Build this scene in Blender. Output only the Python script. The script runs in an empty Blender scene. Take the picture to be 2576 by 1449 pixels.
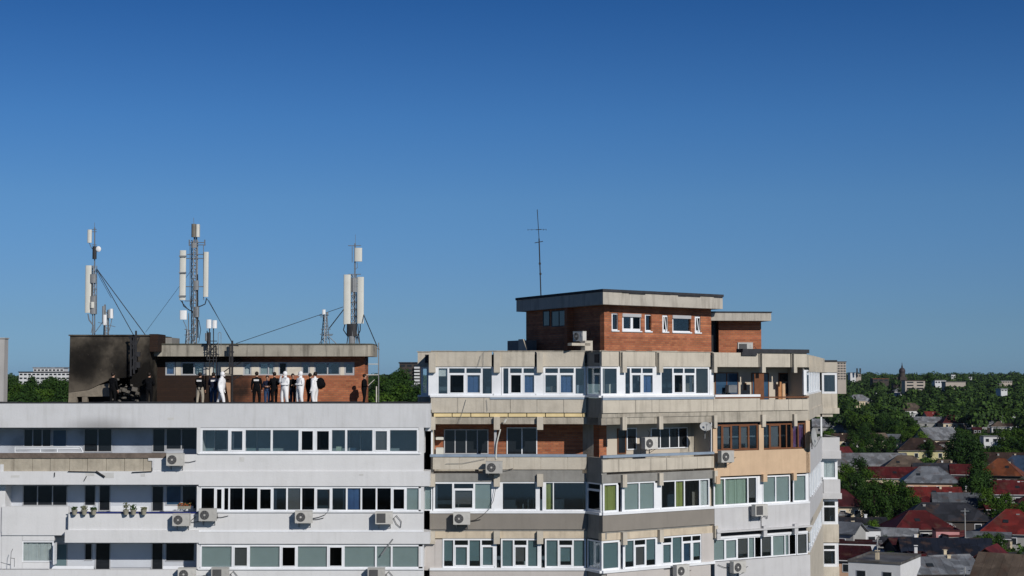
import bpy, bmesh, math, random
from mathutils import Vector, Matrix
random.seed(7)
R = math.radians
# ------------------------------------------------------------------ camera
F = 3952.0
PIT = math.atan(220.5 / F)
CZ = 35.0
sc = bpy.context.scene
cam_d = bpy.data.cameras.new("camera")
cam = bpy.data.objects.new("camera", cam_d)
sc.collection.objects.link(cam)
cam.location = (0, 0, CZ)
cam.rotation_euler = (R(90) + PIT, 0, 0)
cam_d.sensor_width = 36
cam_d.lens = F / 2576 * 36
cam_d.clip_start = 0.5
cam_d.clip_end = 20000
sc.camera = cam
# ------------------------------------------------------------------ sky and sun
SUN = Vector((0.66, -1.0, 0.66)).normalized()          # towards the sun
SUN_EL = math.asin(SUN.z)
w = bpy.data.worlds.new("World"); sc.world = w; w.use_nodes = True
nt = w.node_tree; nt.nodes.clear()
wo = nt.nodes.new("ShaderNodeOutputWorld"); bg = nt.nodes.new("ShaderNodeBackground")
sky = nt.nodes.new("ShaderNodeTexSky"); sky.sky_type = 'NISHITA'; sky.sun_disc = False
sky.sun_elevation = SUN_EL
sky.sun_rotation = math.atan2(SUN.x, SUN.y)
sky.altitude = 100; sky.air_density = 1.0; sky.dust_density = 0.25; sky.ozone_density = 4.0
# tint by sky elevation: deeper blue higher up, dimmed overhead to cut fill light, grey-blue at the horizon
geo = nt.nodes.new("ShaderNodeTexCoord"); sep = nt.nodes.new("ShaderNodeSeparateXYZ")
rmp = nt.nodes.new("ShaderNodeValToRGB"); mul = nt.nodes.new("ShaderNodeMix")
mul.data_type = 'RGBA'; mul.blend_type = 'MULTIPLY'; mul.inputs[0].default_value = 1.0
nt.links.new(geo.outputs["Generated"], sep.inputs[0])
nt.links.new(sep.outputs[2], rmp.inputs[0])
SKY_RAMP = [(0.0, (0.25, 0.45, 0.85)), (0.035, (0.245, 0.40, 0.69)), (0.062, (0.251, 0.398, 0.656)), (0.11, (0.255, 0.418, 0.636)), (0.161, (0.198, 0.387, 0.624)), (0.235, (0.111, 0.289, 0.529)), (0.4, (0.055, 0.14, 0.28)), (0.9, (0.05, 0.12, 0.24))]
els = rmp.color_ramp.elements
els[0].position = SKY_RAMP[0][0]; els[0].color = SKY_RAMP[0][1] + (1,)
els[1].position = SKY_RAMP[-1][0]; els[1].color = SKY_RAMP[-1][1] + (1,)
for p_, c_ in SKY_RAMP[1:-1]:
    e_ = els.new(p_); e_.color = c_ + (1,)
nt.links.new(sky.outputs[0], mul.inputs[6]); nt.links.new(rmp.outputs[0], mul.inputs[7])
nt.links.new(mul.outputs[2], bg.inputs[0]); bg.inputs[1].default_value = 0.1
nt.links.new(bg.outputs[0], wo.inputs[0])
sun_d = bpy.data.lights.new("sun", 'SUN'); sun_d.energy = 3.6; sun_d.angle = R(0.5); sun_d.color = (1.0, 0.95, 0.88)
sun = bpy.data.objects.new("sun", sun_d); sc.collection.objects.link(sun)
sun.rotation_euler = SUN.to_track_quat('Z', 'Y').to_euler()
sc.view_settings.view_transform = 'Standard'; sc.view_settings.look = 'None'
sc.view_settings.exposure = 0; sc.view_settings.gamma = 1; sc.view_settings.use_curve_mapping = False
sc.cycles.max_bounces = 6; sc.cycles.transparent_max_bounces = 8
# ------------------------------------------------------------------ measuring helpers
CP, SP = math.cos(PIT), math.sin(PIT)
def ray(x, y):
    u = (x - 1288) / F; v = (724.5 - y) / F; den = CP - v * SP
    return u / den, (SP + v * CP) / den
def at(x, y, Y):
    a, b = ray(x, y); return Vector((a * Y, Y, CZ + b * Y))
def view(ox, oy, s):
    return lambda x, y: ((ox + x / s) / 1.49068, (oy + y / s) / 1.49068)
q1 = view(0, 1500, 2.195); q2 = view(740, 1500, 2.1956); q3 = view(1580, 1700, 3.15); q4 = view(2180, 1700, 3.15)
q5 = view(2600, 1600, 2.588); qA = view(1360, 1240, 2.787); qB = view(2100, 1260, 2.898); qC = view(2600, 1260, 2.898)
qP = view(1880, 740, 2.195); qL = view(0, 780, 1.858); qM = view(700, 780, 1.858); qR = view(3100, 1300, 3.15); qS = view(3100, 1700, 3.15)
class Plane:
    """vertical wall plane; s runs to the right along it, d is the distance in front of it"""
    def __init__(s, p0, p1):
        s.p = Vector(p0); s.u = (Vector(p1) - s.p).normalized(); s.n = Vector((s.u.y, -s.u.x)); s.len = (Vector(p1) - s.p).length
    def hit(s, x, y, d=0.0):
        a, b = ray(x, y); p = s.p + s.n * d
        t = p.dot(s.n) / (a * s.n.x + s.n.y); q = Vector((a * t, t))
        return (q - s.p).dot(s.u), CZ + b * t
    def s(s, x, y, d=0.0): return s.hit(x, y, d)[0]
    def pt(s, a, z, d=0.0):
        q = s.p + s.u * a + s.n * d; return Vector((q.x, q.y, z))
# ------------------------------------------------------------------ mesh helper
class MB:
    def __init__(s): s.v = []; s.f = []; s.m = []; s.uv = []; s.smooth = False
    def face(s, pts, mi=0, uvs=None):
        i = len(s.v); s.v += [Vector(p) for p in pts]; s.f.append(list(range(i, i + len(pts)))); s.m.append(mi)
        s.uv.append(uvs or [(p[0], p[2]) for p in pts])
    def hexa(s, c, mi=0, uv=None):
        i = len(s.v); s.v += c
        for q in ((0, 3, 2, 1), (4, 5, 6, 7), (0, 1, 5, 4), (1, 2, 6, 5), (2, 3, 7, 6), (3, 0, 4, 7)):
            s.f.append([i + k for k in q]); s.m.append(mi)
            s.uv.append([uv[k] for k in q] if uv else [(c[k].x + c[k].y, c[k].z) for k in q])
    def pbox(s, pl, a0, a1, z0, z1, d0, d1, mi=0):
        if a0 > a1: a0, a1 = a1, a0
        if z0 > z1: z0, z1 = z1, z0
        if d0 > d1: d0, d1 = d1, d0
        c = []; uv = []
        for z in (z0, z1):
            for a, d in ((a0, d1), (a1, d1), (a1, d0), (a0, d0)):
                c.append(pl.pt(a, z, d)); uv.append((a + (d1 - d) * 1.0, z))
        s.hexa(c, mi, uv)
    def qbox(s, pl, P0, P1, d0, d1, mi=0):
        """box on a plane between two picture points measured on that plane"""
        a0, z0 = pl.hit(P0[0], P0[1], max(d0, d1)); a1, z1 = pl.hit(P1[0], P1[1], max(d0, d1)); s.pbox(pl, a0, a1, z0, z1, d0, d1, mi)
    def box(s, c, size, rz=0, mi=0, rx=0, ry=0):
        M = Matrix.Rotation(rz, 3, 'Z') @ Matrix.Rotation(ry, 3, 'Y') @ Matrix.Rotation(rx, 3, 'X'); c = Vector(c); h = Vector(size) / 2
        pts = [c + M @ Vector((sx * h.x, sy * h.y, sz * h.z)) for sz in (-1, 1) for sx, sy in ((-1, -1), (1, -1), (1, 1), (-1, 1))]
        s.hexa(pts, mi)
    def prism(s, pts, off, mi=0):
        """polygon pts (list of Vector) extruded by vector off"""
        n = len(pts); i = len(s.v); s.v += [Vector(p) for p in pts] + [Vector(p) + off for p in pts]
        s.f.append([i + k for k in range(n)]); s.f.append([i + n + k for k in reversed(range(n))]); s.m += [mi, mi]
        s.uv.append([(p[0] + p[1] * .3, p[2]) for p in pts]); s.uv.append([(p[0] + p[1] * .3, p[2]) for p in reversed(pts)])
        for k in range(n):
            a, b = k, (k + 1) % n
            s.f.append([i + b, i + a, i + n + a, i + n + b]); s.m.append(mi)
            A, B = s.v[i + a], s.v[i + b]; L = (B - A).length; A2 = s.v[i + n + a]
            h = (A2 - A).z if abs(off.z) > 1e-6 else .1
            s.uv.append([(A.x + A.y + L, A.z), (A.x + A.y, A.z), (A.x + A.y, A.z + h), (A.x + A.y + L, A.z + h)])
    def tube(s, p0, p1, r, n=6, mi=0, r1=None):
        p0, p1 = Vector(p0), Vector(p1); ax = (p1 - p0)
        if ax.length < 1e-6: return
        r1 = r if r1 is None else r1
        q = ax.to_track_quat('Z', 'Y'); i = len(s.v)
        for k in range(n):
            a = 2 * math.pi * k / n; e = q @ Vector((math.cos(a), math.sin(a), 0)); s.v += [p0 + e * r, p1 + e * r1]
        for k in range(n):
            a, b = i + 2 * k, i + 2 * ((k + 1) % n); s.f.append([a, b, b + 1, a + 1]); s.m.append(mi); s.uv.append([(0, 0), (1, 0), (1, 1), (0, 1)])
        s.f.append([i + 2 * k for k in reversed(range(n))]); s.f.append([i + 2 * k + 1 for k in range(n)]); s.m += [mi, mi]
        s.uv += [[(0, 0)] * n, [(0, 0)] * n]
    def path(s, pts, r, n=5, mi=0):
        for a, b in zip(pts, pts[1:]): s.tube(a, b, r, n, mi)
    def ball(s, c, r, nu=10, nv=6, mi=0, sq=(1, 1, 1)):
        c = Vector(c); i = len(s.v)
        for j in range(nv + 1):
            t = math.pi * j / nv
            for k in range(nu):
                a = 2 * math.pi * k / nu; s.v.append(c + Vector((math.sin(t) * math.cos(a) * r * sq[0], math.sin(t) * math.sin(a) * r * sq[1], math.cos(t) * r * sq[2])))
        for j in range(nv):
            for k in range(nu):
                a = i + j * nu + k; b = i + j * nu + (k + 1) % nu; s.f.append([a, a + nu, b + nu, b]); s.m.append(mi); s.uv.append([(0, 0)] * 4)
    def build(s, name, mats, parent=None):
        if not isinstance(mats, (list, tuple)): mats = [mats]
        o0 = Vector((0, 0, 0)); p = parent
        while p: o0 += p.location; p = p.parent
        me = bpy.data.meshes.new(name); me.from_pydata([v - o0 for v in s.v], [], s.f)
        for m in mats: me.materials.append(m)
        me.polygons.foreach_set("material_index", s.m)
        ul = me.uv_layers.new(name="UVMap"); k = 0
        for p_, uv in zip(me.polygons, s.uv):
            for c in uv: ul.data[k].uv = c; k += 1
        if s.smooth: me.polygons.foreach_set("use_smooth", [True] * len(me.polygons))
        me.update()
        o = bpy.data.objects.new(name, me); sc.collection.objects.link(o)
        if parent: o.parent = parent
        return o
def split_build(mb, name, mats, parent):
    """every box of the builder becomes a part of its own"""
    for i in range(0, len(mb.f), 6):
        m = MB(); vi = mb.f[i][0]; ids = sorted({v for f in mb.f[i:i + 6] for v in f}); m.v = [mb.v[v] for v in ids]
        m.f = [[ids.index(v) for v in f] for f in mb.f[i:i + 6]]; m.m = mb.m[i:i + 6]; m.uv = mb.uv[i:i + 6]; m.build(name, mats, parent)
def tag(o, label=None, cat=None, group=None, kind=None):
    if label: o["label"] = label
    if cat: o["category"] = cat
    if group: o["group"] = group
    if kind: o["kind"] = kind
    return o
def thing(name, label, cat, loc=(0, 0, 0), group=None):
    o = bpy.data.objects.new(name, None); sc.collection.objects.link(o); o.location = loc; o.empty_display_size = .3
    return tag(o, label, cat, group)
def copy_tree(o, parent=None):
    c = o.copy(); sc.collection.objects.link(c); c.parent = parent
    for ch in list(o.children): copy_tree(ch, c)
    return c
# ------------------------------------------------------------------ materials
MATS = {}
def mat(name, col, rough=.8, var=.18, scale=1.5, streak=0.0, stc=(.10, .095, .085), bump=0.0, metal=0.0, spec=.3, blotch=0.0, blc=(.12, .1, .08)):
    if name in MATS: return MATS[name]
    m = bpy.data.materials.new(name); m.use_nodes = True; n = m.node_tree; b = n.nodes["Principled BSDF"]
    b.inputs["Roughness"].default_value = rough; b.inputs["Metallic"].default_value = metal; b.inputs["Specular IOR Level"].default_value = spec
    tc = n.nodes.new("ShaderNodeTexCoord"); nz = n.nodes.new("ShaderNodeTexNoise"); nz.inputs["Scale"].default_value = scale; nz.inputs["Detail"].default_value = 6; nz.inputs["Roughness"].default_value = .65
    n.links.new(tc.outputs["Object"], nz.inputs["Vector"])
    mr = n.nodes.new("ShaderNodeMapRange"); mr.inputs[1].default_value = .3; mr.inputs[2].default_value = .7; mr.inputs[3].default_value = 1 - var; mr.inputs[4].default_value = 1 + var
    n.links.new(nz.outputs["Fac"], mr.inputs[0])
    mx = n.nodes.new("ShaderNodeMix"); mx.data_type = 'RGBA'; mx.blend_type = 'MULTIPLY'; mx.inputs[0].default_value = 1; mx.inputs[6].default_value = tuple(col) + (1,)
    n.links.new(mr.outputs[0], mx.inputs[7]); out = mx.outputs[2]
    def over(out, vscale, amt, c, lo, hi, detail=4):
        mp = n.nodes.new("ShaderNodeMapping"); mp.inputs["Scale"].default_value = vscale; n.links.new(tc.outputs["Object"], mp.inputs[0])
        z = n.nodes.new("ShaderNodeTexNoise"); z.inputs["Scale"].default_value = 1; z.inputs["Detail"].default_value = detail; n.links.new(mp.outputs[0], z.inputs["Vector"])
        r2 = n.nodes.new("ShaderNodeMapRange"); r2.inputs[1].default_value = lo; r2.inputs[2].default_value = hi; r2.inputs[3].default_value = 0; r2.inputs[4].default_value = amt; n.links.new(z.outputs["Fac"], r2.inputs[0])
        m2 = n.nodes.new("ShaderNodeMix"); m2.data_type = 'RGBA'; m2.inputs[7].default_value = tuple(c) + (1,)
        n.links.new(r2.outputs[0], m2.inputs[0]); n.links.new(out, m2.inputs[6]); return m2.outputs[2]
    if streak: out = over(out, (5, 5, .5), streak, stc, .5, .72, 5)
    if blotch: out = over(out, (.9, .9, 1.4), blotch, blc, .52, .7, 7)
    n.links.new(out, b.inputs["Base Color"])
    if bump:
        bp = n.nodes.new("ShaderNodeBump"); bp.inputs["Strength"].default_value = bump; bp.inputs["Distance"].default_value = .03
        z = n.nodes.new("ShaderNodeTexNoise"); z.inputs["Scale"].default_value = 12; z.inputs["Detail"].default_value = 5; n.links.new(tc.outputs["Object"], z.inputs["Vector"])
        n.links.new(z.outputs["Fac"], bp.inputs["Height"]); n.links.new(bp.outputs[0], b.inputs["Normal"])
    MATS[name] = m; return m
def random_tint(m, lo=.72, hi=1.08):
    """each unit its own age: brightness from the object's random number"""
    n = m.node_tree; b = n.nodes["Principled BSDF"]; l = b.inputs["Base Color"].links[0]; src = l.from_socket; oi = n.nodes.new("ShaderNodeObjectInfo"); mr = n.nodes.new("ShaderNodeMapRange"); mr.inputs[3].default_value = lo; mr.inputs[4].default_value = hi
    mx = n.nodes.new("ShaderNodeMix"); mx.data_type = 'RGBA'; mx.blend_type = 'MULTIPLY'; mx.inputs[0].default_value = 1; n.links.new(oi.outputs["Random"], mr.inputs[0]); n.links.new(src, mx.inputs[6]); n.links.new(mr.outputs[0], mx.inputs[7]); n.links.new(mx.outputs[2], b.inputs["Base Color"])
def spot_stain(m, c, r, amt, col=(.10, .095, .09)):
    """a smoke smudge with its own place on the wall (object space centre c, radii r)"""
    n = m.node_tree; b = n.nodes["Principled BSDF"]; src = b.inputs["Base Color"].links[0].from_socket; tc = n.nodes.new("ShaderNodeTexCoord"); mp = n.nodes.new("ShaderNodeMapping"); mp.inputs["Location"].default_value = tuple(-c[i] / r[i] for i in range(3)); mp.inputs["Scale"].default_value = tuple(1 / v for v in r)
    n.links.new(tc.outputs["Object"], mp.inputs[0]); ln = n.nodes.new("ShaderNodeVectorMath"); ln.operation = 'LENGTH'; n.links.new(mp.outputs[0], ln.inputs[0]); mr = n.nodes.new("ShaderNodeMapRange"); mr.interpolation_type = 'SMOOTHSTEP'; mr.inputs[1].default_value = 0; mr.inputs[2].default_value = 1; mr.inputs[3].default_value = amt; mr.inputs[4].default_value = 0
    n.links.new(ln.outputs["Value"], mr.inputs[0]); mx = n.nodes.new("ShaderNodeMix"); mx.data_type = 'RGBA'; mx.inputs[7].default_value = tuple(col) + (1,); n.links.new(mr.outputs[0], mx.inputs[0]); n.links.new(src, mx.inputs[6]); n.links.new(mx.outputs[2], b.inputs["Base Color"])
def brick_mat(name, c1, c2, mortar, bw=.27, rh=.105, soot=None):
    m = bpy.data.materials.new(name); m.use_nodes = True; n = m.node_tree; b = n.nodes["Principled BSDF"]; b.inputs["Roughness"].default_value = .85
    b.inputs["Specular IOR Level"].default_value = .2
    tc = n.nodes.new("ShaderNodeTexCoord"); bt = n.nodes.new("ShaderNodeTexBrick"); bt.inputs["Scale"].default_value = 1
    bt.inputs["Brick Width"].default_value = bw; bt.inputs["Row Height"].default_value = rh; bt.inputs["Mortar Size"].default_value = .012; bt.inputs["Mortar Smooth"].default_value = .3
    bt.inputs["Color1"].default_value = c1 + (1,); bt.inputs["Color2"].default_value = c2 + (1,); bt.inputs["Mortar"].default_value = mortar + (1,)
    n.links.new(tc.outputs["UV"], bt.inputs["Vector"])
    nz = n.nodes.new("ShaderNodeTexNoise"); nz.inputs["Scale"].default_value = 1.1; nz.inputs["Detail"].default_value = 6; n.links.new(tc.outputs["Object"], nz.inputs["Vector"])
    mr = n.nodes.new("ShaderNodeMapRange"); mr.inputs[1].default_value = .3; mr.inputs[2].default_value = .7; mr.inputs[3].default_value = .8; mr.inputs[4].default_value = 1.18; n.links.new(nz.outputs["Fac"], mr.inputs[0])
    mx = n.nodes.new("ShaderNodeMix"); mx.data_type = 'RGBA'; mx.blend_type = 'MULTIPLY'; mx.inputs[0].default_value = 1
    n.links.new(bt.outputs["Color"], mx.inputs[6]); n.links.new(mr.outputs[0], mx.inputs[7]); out = mx.outputs[2]
    # courses: each row of bricks a little different
    sp_ = n.nodes.new("ShaderNodeMapping"); sp_.inputs["Scale"].default_value = (.25, 1 / rh, 1); n.links.new(tc.outputs["UV"], sp_.inputs[0])
    fl = n.nodes.new("ShaderNodeTexWhiteNoise"); fl.noise_dimensions = '1D'
    sx = n.nodes.new("ShaderNodeSeparateXYZ"); n.links.new(sp_.outputs[0], sx.inputs[0]); fm = n.nodes.new("ShaderNodeMath"); fm.operation = 'FLOOR'; n.links.new(sx.outputs[1], fm.inputs[0]); n.links.new(fm.outputs[0], fl.inputs["W"])
    r3 = n.nodes.new("ShaderNodeMapRange"); r3.inputs[3].default_value = .84; r3.inputs[4].default_value = 1.14; n.links.new(fl.outputs["Value"], r3.inputs[0])
    m3 = n.nodes.new("ShaderNodeMix"); m3.data_type = 'RGBA'; m3.blend_type = 'MULTIPLY'; m3.inputs[0].default_value = 1; n.links.new(out, m3.inputs[6]); n.links.new(r3.outputs[0], m3.inputs[7]); out = m3.outputs[2]
    if soot: out = soot_shadow_nodes(n, tc, out, *soot)
    n.links.new(out, b.inputs["Base Color"])
    bp = n.nodes.new("ShaderNodeBump"); bp.inputs["Strength"].default_value = .5; bp.inputs["Distance"].default_value = .01; bp.invert = True
    n.links.new(bt.outputs["Fac"], bp.inputs["Height"]); n.links.new(bp.outputs[0], b.inputs["Normal"])
    MATS[name] = m; return m
def soot_shadow_nodes(n, tc, out, x0, x1, amt, col=(.012, .011, .010)):
    """fire soot on the wall: smoke staining and mast shadow, both put into the colour, strongest at x0 and gone at x1 (object space metres)"""
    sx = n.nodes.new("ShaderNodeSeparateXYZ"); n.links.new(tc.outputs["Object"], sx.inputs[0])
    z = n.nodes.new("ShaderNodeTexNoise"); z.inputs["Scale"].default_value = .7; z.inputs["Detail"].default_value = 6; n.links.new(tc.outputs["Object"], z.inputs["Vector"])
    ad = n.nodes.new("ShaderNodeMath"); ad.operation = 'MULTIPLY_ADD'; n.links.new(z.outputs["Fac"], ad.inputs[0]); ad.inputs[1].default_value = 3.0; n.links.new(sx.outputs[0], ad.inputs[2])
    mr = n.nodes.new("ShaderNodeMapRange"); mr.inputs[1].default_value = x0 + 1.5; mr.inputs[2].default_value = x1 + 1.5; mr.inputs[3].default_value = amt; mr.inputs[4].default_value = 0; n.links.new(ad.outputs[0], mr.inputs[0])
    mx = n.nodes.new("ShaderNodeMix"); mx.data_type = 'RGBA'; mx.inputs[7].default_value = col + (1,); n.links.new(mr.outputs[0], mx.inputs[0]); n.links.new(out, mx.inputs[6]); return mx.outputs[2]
def glass_mat(name, tint, gloss=.18, rough=.03):
    m = bpy.data.materials.new(name); m.use_nodes = True; n = m.node_tree; n.nodes.clear()
    o = n.nodes.new("ShaderNodeOutputMaterial"); t = n.nodes.new("ShaderNodeBsdfTransparent"); t.inputs[0].default_value = tint + (1,)
    g = n.nodes.new("ShaderNodeBsdfGlossy"); g.inputs["Roughness"].default_value = rough; g.inputs[0].default_value = (.9, .95, 1, 1)
    fr = n.nodes.new("ShaderNodeLayerWeight"); fr.inputs[0].default_value = .5; pw_ = n.nodes.new("ShaderNodeMath"); pw_.operation = 'POWER'; pw_.inputs[1].default_value = 4.0
    n.links.new(fr.outputs["Facing"], pw_.inputs[0]); ad = n.nodes.new("ShaderNodeMath"); ad.operation = 'MULTIPLY_ADD'; ad.inputs[1].default_value = .8; ad.inputs[2].default_value = gloss
    n.links.new(pw_.outputs[0], ad.inputs[0]); mx = n.nodes.new("ShaderNodeMixShader"); n.links.new(ad.outputs[0], mx.inputs[0]); n.links.new(t.outputs[0], mx.inputs[1]); n.links.new(g.outputs[0], mx.inputs[2]); n.links.new(mx.outputs[0], o.inputs[0])
    MATS[name] = m; return m
white_plaster = mat("white_plaster", (.665, .67, .68), .85, .05, .45, streak=.13, stc=(.38, .38, .37), bump=.2, blotch=.12, blc=(.42, .42, .41))
white_side = mat("white_plaster_painted_shade", (.55, .56, .58), .85, .06, .6)  # darker copy of white plaster, side shade put into its colour
old_tile = mat("exposed_concrete_tiles", (.40, .36, .29), .9, .16, 2.5, streak=.35, stc=(.16, .13, .1), bump=.4)
conc = mat("beige_concrete", (.52, .475, .40), .9, .10, 1.2, streak=.30, stc=(.17, .15, .12), bump=.3, blotch=.12)
conc2 = mat("weathered_concrete", (.41, .375, .315), .9, .16, 1.6, streak=.5, stc=(.10, .095, .075), bump=.4, blotch=.35)
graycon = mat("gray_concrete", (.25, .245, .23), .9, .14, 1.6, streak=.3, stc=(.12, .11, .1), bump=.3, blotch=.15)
taupe = mat("taupe_render", (.235, .215, .19), .9, .07, .9, streak=.14, stc=(.13, .12, .1), bump=.2)
cream = mat("cream_concrete", (.56, .48, .37), .9, .12, 1.5, streak=.3, stc=(.2, .17, .13), bump=.3, blotch=.2, blc=(.25, .2, .14))
pale = mat("pale_render", (.50, .47, .45), .9, .06, .9, streak=.14, stc=(.3, .28, .25), bump=.2)
palewhite = mat("pale_gray_render", (.52, .52, .53), .9, .07, .9, streak=.2, stc=(.33, .32, .31), bump=.2)
peach = mat("peach_render", (.58, .42, .28), .9, .08, 1.0, streak=.2, stc=(.36, .25, .16), bump=.2, blotch=.1, blc=(.3, .2, .13))
yellow = mat("yellow_insulation", (.72, .58, .32), .8, .1, 2)
bitumen = mat("roof_bitumen", (.035, .036, .042), .8, .3, 3)
pvc = mat("white_window_frame", (.76, .78, .81), .4, .09, .9)
pvcg = mat("gray_window_frame", (.42, .43, .45), .5, .05, 2)
wood = mat("brown_wooden_frame", (.16, .065, .03), .5, .2, 4)
bluem = mat("blue_gray_metal", (.24, .30, .38), .5, .15, 2)
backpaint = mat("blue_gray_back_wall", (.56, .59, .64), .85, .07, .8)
backdark = mat("smoke_stained_back_wall", (.16, .18, .21), .85, .3, .8)
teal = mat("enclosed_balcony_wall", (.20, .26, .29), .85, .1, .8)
dark_hollow = mat("painted_dark_hollow", (.012, .013, .016), .4, .2, 2)  # near-black for unlit hollows, their shade put into the colour
cream_w = mat("cream_wall", (.52, .46, .38), .9, .06, 1)
brick = brick_mat("red_brick", (.45, .17, .080), (.33, .105, .052), (.26, .14, .095))
brick_soot_shadow = brick_mat("smoke_and_shadow_brick", (.45, .17, .080), (.33, .105, .052), (.26, .14, .095), soot=(-1.2, .8, .95))  # left part darkened: soot and mast shadow together in the colour
dgray = mat("painted_metal_gray", (.22, .23, .24), .5, .15, 4)
galv = mat("galvanized_steel", (.22, .23, .24), .45, .2, 5, metal=.4)
blacksteel = mat("black_steel", (.03, .03, .033), .5, .2, 5)
antw = mat("antenna_plastic", (.62, .62, .57), .5, .05, 2)
antwhite = mat("white_plastic", (.78, .79, .80), .5, .04, 2)
acw = mat("unit_casing", (.55, .54, .51), .5, .07, 3)
random_tint(acw)
acd = mat("fan_dark", (.035, .035, .038), .5, .1, 6)
acg = mat("fan_grille", (.22, .22, .22), .5, .1, 6)
glass_c = glass_mat("clear_glass", (.90, .93, .93), .08)
glass_d = glass_mat("dark_glass", (.55, .60, .64), .10)
glass_k = glass_mat("black_glass", (.25, .26, .28), .02)
CURT = {'w': mat("white_curtain", (.62, .64, .64), .9, .08, 6, streak=.3, stc=(.4, .42, .42)), 'b': mat("blue_curtain", (.05, .11, .27), .9, .15, 6, streak=.3, stc=(.02, .05, .15)),
        'y': mat("olive_curtain", (.27, .30, .09), .9, .1, 5), 'm': mat("insect_screen", (.085, .085, .09), .9, .06, 5), 'l': mat("gray_blind", (.30, .36, .36), .9, .05, 3),
        'G': mat("teal_blind", (.13, .20, .22), .9, .06, 3), 'n': mat("pale_green_blind", (.33, .42, .35), .9, .05, 3), 'v': mat("purple_curtain", (.12, .05, .16), .9, .2, 5), 'p': pvc}
# ------------------------------------------------------------------ window builder
WR = random.Random(42)
def window(parent, pl, z0, z1, xs, kinds, y, fm=None, d=0.0, fw=.055, name="window", q=None, tr=.20):
    """one glazed unit: frame mesh > glass, curtain. xs: picture x of the bay edges, kinds: one code per bay"""
    fm = fm or pvc; kinds = kinds.split() if isinstance(kinds, str) else kinds
    if q: xs = [q(x, 0)[0] for x in xs]
    S = [pl.s(x, y, d) for x in xs]
    fr, gl, cu = MB(), MB(), MB(); cm = []; dd = d - .05
    a, b = S[0], S[-1]
    fr.pbox(pl, a, b, z0, z0 + fw, dd - .01, d); fr.pbox(pl, a, b, z1 - fw, z1, dd - .01, d)
    for i, x in enumerate(S):
        h = fw / 2
        lo, hi = (x, x + fw) if i == 0 else ((x - fw, x) if i == len(S) - 1 else (x - h, x + h))
        fr.pbox(pl, lo, hi, z0 + fw, z1 - fw, dd, d + .002)
    for i, k in enumerate(kinds):
        x0, x1 = S[i] + fw / 2, S[i + 1] - fw / 2; zb, zt = z0 + fw, z1 - fw; code = k[-1]
        if code == 'p': cu.pbox(pl, x0, x1, zb, zt, dd + .01, d - .006, 0 if CURT['p'] in cm else len(cm)); (CURT['p'] in cm) or cm.append(CURT['p']); 
        if code == 'p': continue
        if 'T' in k:
            zt2 = zt - (z1 - z0) * tr; fr.pbox(pl, x0, x1, zt2, zt2 + .05, dd, d + .001)
            gl.pbox(pl, x0, x1, zt2 + .05, zt, dd + .01, dd + .02, 1); zt = zt2
        if 'T' in k or 'S' in k:
            e = .05
            fr.pbox(pl, x0, x0 + e, zb, zt, dd, d + .012); fr.pbox(pl, x1 - e, x1, zb, zt, dd, d + .012); fr.pbox(pl, x0 + e, x1 - e, zb, zb + e, dd, d + .012); fr.pbox(pl, x0 + e, x1 - e, zt - e, zt, dd, d + .012)
            x0 += e; x1 -= e; zb += e; zt -= e
        if code == 'o': continue
        gi = {'g': 0, 'd': 1, 'k': 2}.get(code, 0)
        gl.pbox(pl, x0, x1, zb, zt, dd + .01, dd + .02, gi)
        if code in 'gdk' and x1 - x0 > .35 and WR.random() < .5:      # things seen through the glass: a drawn-back curtain, a box, a pot on the sill
            t_ = WR.random(); m_ = WR.choice([CURT['w'], CURT['w'], CURT['l'], CURT['m'], CURT['n'], bluem, cream_w])
            if m_ not in cm: cm.append(m_)
            mi = cm.index(m_)
            if t_ < .5:
                ww = (x1 - x0) * WR.uniform(.15, .38); sx_ = x0 if WR.random() < .5 else x1 - ww
                for j in range(4): cu.pbox(pl, sx_ + ww * j / 4, sx_ + ww * (j + 1) / 4, zb, zt, dd - .12 - .03 * (j % 2), dd - .10 - .03 * (j % 2), mi)
            elif t_ < .8: w_ = WR.uniform(.15, .4); sx_ = WR.uniform(x0, max(x0, x1 - w_)); cu.pbox(pl, sx_, min(x1, sx_ + w_), zb, zb + (zt - zb) * WR.uniform(.12, .4), dd - .5, dd - .25, mi)
            else: cu.pbox(pl, x0, x1, zt - (zt - zb) * WR.uniform(.12, .5), zt, dd - .09, dd - .08, mi)
        if code in CURT:
            m_ = CURT[code]
            if m_ not in cm: cm.append(m_)
            mi = cm.index(m_); n = max(2, int((x1 - x0) / .09)); zc = zb
            if code in 'mG': zc = zb + (random.random() < .3) * (zt - zb) * .2
            if code in 'wbynv':
                for j in range(n):       # folds
                    u0, u1 = x0 + (x1 - x0) * j / n, x0 + (x1 - x0) * (j + 1) / n; o = .02 * math.sin(j * 2.1)
                    cu.pbox(pl, u0, u1, zc, zt, dd - .10 + o, dd - .08 + o + .012 * (j % 2), mi)
            else: cu.pbox(pl, x0, x1, zc, zt, dd - .05, dd - .035, mi)
    f = fr.build(name, fm, parent)
    if gl.f: gl.build("pane", [glass_c, glass_d, glass_k], f)
    if cu.f: cu.build("curtain" if cm[0] is not pvc else "infill_panel", cm, f)
    return f
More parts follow.
